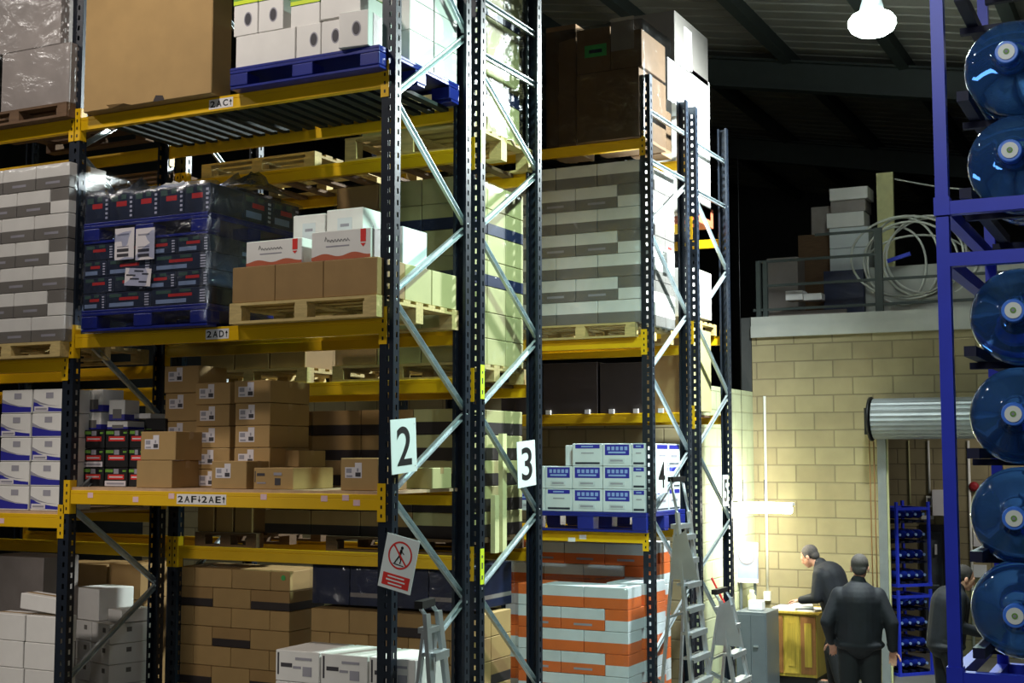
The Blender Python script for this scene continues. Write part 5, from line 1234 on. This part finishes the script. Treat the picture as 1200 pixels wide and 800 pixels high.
# ================================================================== PEOPLE
def capsule(mb, a, b, ra, rb, m, n=14):
    a = Vector(a); b = Vector(b); d = b-a; L = d.length
    if L < 1e-5: return
    q = d.to_track_quat('Z', 'Y').to_matrix().to_4x4(); T = Matrix.Translation(a) @ q; prof = []
    for i in range(1, 6): t = math.pi/2*i/6; prof.append((ra*math.sin(t), -ra*math.cos(t)))
    prof.append((ra, 0)); prof.append((rb, L))
    for i in range(5, 0, -1): t = math.pi/2*i/6; prof.append((rb*math.sin(t), L+rb*math.cos(t)))
    mb.lathe(prof, m, n, T)
def remesh(o, vox, smooth=4):
    md = o.modifiers.new('skin', 'REMESH'); md.mode = 'VOXEL'; md.voxel_size = vox; md.use_smooth_shade = True
    if smooth: s = o.modifiers.new('soften', 'SMOOTH'); s.iterations = smooth; s.factor = .5
def hand(mb, wrist, d, palm_n, side, s=1.0, curl=.5):
    """wrist -> knuckles along d; palm_n: palm normal; side: +1 thumb on cross side"""
    w = Vector(wrist); d = Vector(d).normalized(); n = Vector(palm_n); n = (n-d*n.dot(d)).normalized(); t = d.cross(n)*side
    for k in (-1, -.33, .33, 1): capsule(mb, w+t*k*.014*s, w+d*.085*s+t*k*.028*s, .014*s, .0125*s, 'skin', 8)
    for k, L in ((1, .068), (.35, .078), (-.33, .072), (-1, .056)):
        p = w+d*.088*s+t*k*.028*s; a = 0
        for j, f in enumerate((.45, .32, .23)):
            a += curl*(.6 if j == 0 else .8); q = p+(d*math.cos(a)+n*math.sin(a)+t*k*.06)*L*f*s; capsule(mb, p, q, (.0095-.001*j)*s, (.0088-.001*j)*s, 'skin', 8); p = q
    p = w+d*.025*s+t*.026*s
    for f, c in ((.04, .9), (.03, .55), (.024, .35)):
        q = p+(d*math.cos(c)+t*math.sin(c)+n*.35).normalized()*f*s; capsule(mb, p, q, .0115*s, .0098*s, 'skin', 8); p = q
def head(mb, hmb, c, look, up, s=1.0, hair='hairgrey', bald=True):
    """c: centre of the skull"""
    c = Vector(c); f = Vector(look).normalized(); u = Vector(up); u = (u-f*u.dot(f)).normalized(); r = f.cross(u)
    T = Matrix((r, f, u)).transposed().to_4x4(); T = Matrix.Translation(c) @ T @ Matrix.Scale(s, 4)
    def E(p, rad, m='skin', k=mb): k.ell((0, 0, 0), rad, m, 18, T @ Matrix.Translation(p)) if True else None
    E((0, -.012, .03), (.075, .095, .085)); E((0, .025, -.035), (.06, .068, .075)); E((0, .055, -.085), (.036, .035, .025))
    E((0, .07, .005), (.052, .025, .05)); E((0, .1, -.022), (.013, .02, .02)); E((0, .094, .0), (.009, .014, .025)); E((0, .088, -.055), (.026, .012, .008)); E((0, .086, -.068), (.022, .012, .007))
    for x in (-1, 1):
        E((x*.076, -.005, -.015), (.01, .019, .031)); E((x*.03, .078, .018), (.022, .016, .007)); E((x*.03, .08, .002), (.013, .01, .01))
    # hair: a close cap open over the face
    HS = ((0, -.022, .035), (.0795, .098, .088)), ((0, -.06, -.02), (.066, .052, .06))
    for p, rad in HS: hmb.ell((0, 0, 0), rad, hair, 22, T @ Matrix.Translation(p))
    for x in (-1, 1): hmb.ell((0, 0, 0), (.012, .03, .035), hair, 10, T @ Matrix.Translation((x*.07, .0, .01)))
    for x in (-1, 1): E((x*.03, .0885, .003), (.007, .003, .005), 'ink', mb)
def person(name, loc, rz, J, label, hairm, look, hup=(0, 0, 1), s=1.0, trim=False, handn=None):
    P = empty('person', loc, label, 'person', rz=rz); P.scale = (s, s, s)
    V = {k: Vector(v) for k, v in J.items()}
    b = MB(); h = MB(); head(b, h, V['head'], look, hup, 1.1, hairm)
    capsule(b, V['neck']-Vector((0, 0, .03)), V['head']+Vector((0, 0, -.02))-Vector(look).normalized()*.02, .058, .054, 'skin')
    capsule(b, V['pelvis'], V['chest'], .13, .135, 'skin'); capsule(b, V['chest'], V['neck'], .12, .06, 'skin')
    for q in 'LR':
        capsule(b, V['sh'+q], V['el'+q], .048, .038, 'skin'); capsule(b, V['el'+q], V['wr'+q], .038, .026, 'skin')
        capsule(b, V['hip'+q], V['kn'+q], .078, .052, 'skin'); capsule(b, V['kn'+q], V['an'+q], .05, .036, 'skin')
        capsule(b, V['an'+q], V['an'+q]+V['toe'], .035, .03, 'skin')
        d = V['wr'+q]-V['el'+q]; hand(b, V['wr'+q], d if not handn else handn[q][0], (0, .2, -1) if not handn else handn[q][1], 1 if q == 'L' else -1, 1.05, .45)
    bo = b.build('body', P, world=False); remesh(bo, .0065, 2)
    ho = h.build('hair', P, world=False); remesh(ho, .009, 3)
    # jacket
    j = MB()
    lat = (V['shL']-V['shR']).normalized()
    for t, r in ((-.6, .115), (0, .15), (.6, .115)):
        capsule(j, V['pelvis']+lat*t*.14+Vector((0, 0, .0)), V['chest']+lat*t*.2, r+.018, r+.02, 'jacket', 18)
    j.ell(V['pelvis']+Vector((0, 0, -.05)), (.25, .2, .075), 'jacket', 20)
    for q in 'LR':
        capsule(j, V['chest']+Vector((0, 0, .05)), V['sh'+q], .11, .085, 'jacket', 16)
        capsule(j, V['sh'+q], V['el'+q], .088, .072, 'jacket', 16); capsule(j, V['el'+q], V['wr'+q]-(V['wr'+q]-V['el'+q]).normalized()*.02, .07, .05, 'jacket', 16)
        capsule(j, V['sh'+q]-Vector((0, 0, .02)), V['neck']-Vector((0, 0, .06)), .09, .085, 'jacket', 16)
    capsule(j, V['neck']-Vector((0, 0, .06)), V['neck']+Vector((0, 0, .015)), .088, .078, 'jacket', 18)
    capsule(j, V['pelvis']+Vector((0, 0, .0)), V['chest'], .2, .205, 'jacket', 20)
    jo = j.build('jacket', P, world=False); remesh(jo, .012, 3)
    if trim:
        t = MB(); c = V['neck']+Vector((.05, .09, -.02)); t.ell(c+Vector((.02, .02, -.1)), (.03, .02, .03), 'redtrim', 10); t.build('red_badge', P, world=False)
    tr = MB(); capsule(tr, V['pelvis']-lat*.08+Vector((0, 0, .0)), V['pelvis']+lat*.08, .14, .14, 'trousers', 18)
    for q in 'LR':
        capsule(tr, V['hip'+q], V['kn'+q], .12, .095, 'trousers', 16); capsule(tr, V['kn'+q], V['an'+q]+Vector((0, 0, .02)), .095, .075, 'trousers', 16)
    to = tr.build('trousers', P, world=False); remesh(to, .012, 3)
    for q in 'LR':
        sh_ = MB(); a = V['an'+q]; capsule(sh_, a-V['toe']*.35+Vector((0, 0, -.025)), a+V['toe']*1.15+Vector((0, 0, -.03)), .058, .052, 'black'); so = sh_.build('shoe', P, world=False); remesh(so, .009, 2)
    return P
def J(**k):
    d = dict(pelvis=(0, 0, .98), chest=(0, 0, 1.36), neck=(0, .0, 1.53), head=(0, .02, 1.68), shL=(-.185, 0, 1.41), shR=(.185, 0, 1.41), elL=(-.3, -.02, 1.18), elR=(.3, -.02, 1.18),
             wrL=(-.27, .1, .93), wrR=(.27, .1, .93), hipL=(-.095, 0, .93), hipR=(.095, 0, .93), knL=(-.11, .02, .5), knR=(.11, .02, .5), anL=(-.12, -.02, .085), anR=(.12, -.02, .085), toe=(0, .15, 0))
    d.update(k); return d
# man with his back to us; local +Y is where he faces
p = at(1005, 652, Z=1.86)
person('b', (p.x, p.y, 0), math.radians(14), J(elL=(-.31, -.05, 1.15), wrL=(-.27, .12, .93), elR=(.31, -.05, 1.15), wrR=(.32, .04, .88), head=(0.02, .04, 1.69)), 'person seen from behind in a black padded jacket, hand at the side', 'hairgrey', (.1, 1, -.12), s=1.035)
# white cloth in his right hand
# man leaning over the desk, facing left along the wall
p = at(946, 657, Y=16.75)
person('a', (p.x+.33, 16.75, 0), math.radians(80), J(pelvis=(0, -.06, .98), chest=(0, .06, 1.35), neck=(0, .17, 1.5), head=(0, .31, 1.6), shL=(-.18, .1, 1.4), shR=(.18, .1, 1.4), elL=(-.24, .12, 1.13), elR=(.24, .1, 1.13),
       wrL=(-.17, .36, 1.08), wrR=(.17, .34, 1.06), hipL=(-.095, -.06, .93), hipR=(.095, -.06, .93), knL=(-.1, -.02, .5), knR=(.12, .1, .5), anL=(-.1, -.12, .085), anR=(.13, .08, .085)),
       'person with grey hair leaning over the papers on the desk, dark jacket with red', 'hairgrey', (0, .86, -.5), hup=(0, .4, .9), s=1.03, trim=True, handn={'L': ((.1, 1, -.1), (0, 0, -1)), 'R': ((-.1, 1, -.1), (0, 0, -1))})
# man half hidden by the blue post
p = at(1106, 666, Z=1.72)
person('c', (p.x, p.y, 0), math.radians(-60), J(chest=(0, .06, 1.36), neck=(0, .14, 1.52), head=(0, .22, 1.64), shL=(-.19, .07, 1.45), shR=(.19, .07, 1.45), wrL=(-.2, .3, 1.1), wrR=(.2, .3, 1.08), elL=(-.26, .02, 1.17), elR=(.26, .02, 1.17), knR=(.1, .1, .5), anR=(.12, .16, .085), anL=(-.1, -.16, .085)),
       'person in a dark jacket half hidden behind the blue post', 'hairdark', (0, 1, -.35), s=.99)
# ================================================================== LIGHT
def point(loc, e, col, r=.2, name='lamp_or_fill'):
    l = bpy.data.lights.new(name, 'POINT'); l.energy = e; l.color = col; l.shadow_soft_size = r
    o = bpy.data.objects.new(name, l); C.objects.link(o); o.location = loc; return o
def spot(loc, tgt, e, col, size, r=.2, blend=.6):
    l = bpy.data.lights.new('lamp_or_fill', 'SPOT'); l.energy = e; l.color = col; l.spot_size = math.radians(size); l.shadow_soft_size = r; l.spot_blend = blend
    o = bpy.data.objects.new('lamp_or_fill', l); C.objects.link(o); o.location = loc; o.rotation_euler = (Vector(tgt)-Vector(loc)).to_track_quat('-Z', 'Y').to_euler(); return o
def area(loc, rot, e, col, sx, sy):
    l = bpy.data.lights.new('lamp_or_fill', 'AREA'); l.shape = 'RECTANGLE'; l.size = sx; l.size_y = sy; l.energy = e; l.color = col
    o = bpy.data.objects.new('lamp_or_fill', l); C.objects.link(o); o.location = loc; o.rotation_euler = rot; return o
GRN = (.66, 1, .86); WRM = (1, .91, .83)
def bay(loc, e, col, size=138, blend=.55, up=.03):
    spot(loc, Vector(loc)-Vector((0, 0, 1)), e, col, size, .18, blend)
spot(LAMP-Vector((0, 0, .2)), (-5.5, 12.8, 4.5), 4600, (.9, 1, .98), 156, .2, .9); point(LAMP+Vector((0, -.1, .3)), 110, (.9, 1, .97), .3)
bay((-2.2, 8.7, 7.9), 1600, GRN, 138, .6)
spot((-.8, 5.2, 7.8), (-5.3, 12.5, 1.6), 980, (.8, .97, 1), 40, .15, 1)  # added floodlight with no known source, brightens the orange and paper cartons
bay((-6.6, 5.0, 8.2), 460, WRM, 150, .4); bay((-11.5, 4.9, 8.6), 400, WRM, 150, .4)
point((-6, 0, 4.5), 26, WRM, .5); spot((-8.5, 1.6, 4.2), (-7.2, 8.2, 1.1), 450, WRM, 44, .25, .9)  # added fill point and fill spot for the near rack's fronts and floor stock
point((-1.0, .8, 5.2), 120, (.9, .95, 1), .2)  # added fill that brightens the blue bottles and posts
area((.3, -1.2, 4.6), (math.radians(100), 0, math.radians(8)), 26, (1, 1, 1), .1, 2.0)
tz = ZV(596, -4.6, 16.6)
area(((xt0+xt1)/2-.3, yt, tz-.09), (0, 0, 0), 30, (1, .95, .82), .7, .1)
area((XC+.62, yt, tz+.0), (0, math.radians(90), 0), 90, (1, .96, .82), .12, .7)
area((1.0, 14.8, 7.0), (0, 0, 0), 22, (.95, .95, 1), 1.2, 1.2)
area((-1.3, 19.2, 4.0), (0, 0, 0), 45, (1, .95, .9), 1.2, .3)
w = bpy.data.worlds.new('world'); bpy.context.scene.world = w; w.use_nodes = True
w.node_tree.nodes['Background'].inputs[0].default_value = (.02, .022, .026, 1); w.node_tree.nodes['Background'].inputs[1].default_value = 1
vs_ = bpy.context.scene.view_settings; vs_.view_transform = 'Standard'; vs_.look = 'None'; vs_.gamma = 1; vs_.use_curve_mapping = False; vs_.exposure = 0.0

# ================================================================== the 300 cartons that show largest stay things, the rest of the stock is one object
from mathutils.bvhtree import BVHTree
bpy.context.view_layer.update()
bv, bf, bo_ = [], [], []; cnt = {}
for o in bpy.data.objects:
    if o.type != 'MESH' or any(m and m.name.startswith('film') for m in o.data.materials) or o.name.startswith('curtain'): continue
    t = o
    while t.parent: t = t.parent
    m = wm(o); k = len(bv); bv += [m @ v.co for v in o.data.vertices]
    for p in o.data.polygons: bf.append([k+i for i in p.vertices]); bo_.append(t.name)
tree = BVHTree.FromPolygons(bv, bf); org = Vector((0, 0, CZ))
for j in range(267):
    for i in range(400):
        loc, nrm, idx, dist = tree.ray_cast(org, (F_ + R_*((i*3+1.5-600)/F) + U_*((400-j*3-1.5)/F)).normalized())
        if loc is not None: cnt[bo_[idx]] = cnt.get(bo_[idx], 0)+1
cart = [o for o in bpy.data.objects if o.parent is None and o.get('category') == 'box' and o.name.startswith('carton')]
cart.sort(key=lambda o: -cnt.get(o.name, 0))
keep = [o for o in cart[:292] if cnt.get(o.name, 0) > 0]; rest = [o for o in cart if o not in keep]
mb = MB()
def take(o):
    m = wm(o); mats = [x.name for x in o.data.materials]
    for p in o.data.polygons: mb.quad([m @ o.data.vertices[i].co for i in p.vertices], mats[p.material_index])
    for c in o.children: take(c)
def kill(o):
    for c in list(o.children): kill(c)
    bpy.data.objects.remove(o)
for o in rest: take(o)
for o in rest: kill(o)
st = mb.build('stacked_stock'); tag(st, 'the remaining boxes deep inside and below the loads of all racks', 'boxes', None, 'stuff')
from collections import Counter
print('KEEP', len(keep), 'REST', len(rest), 'min', cnt.get(keep[-1].name, 0))
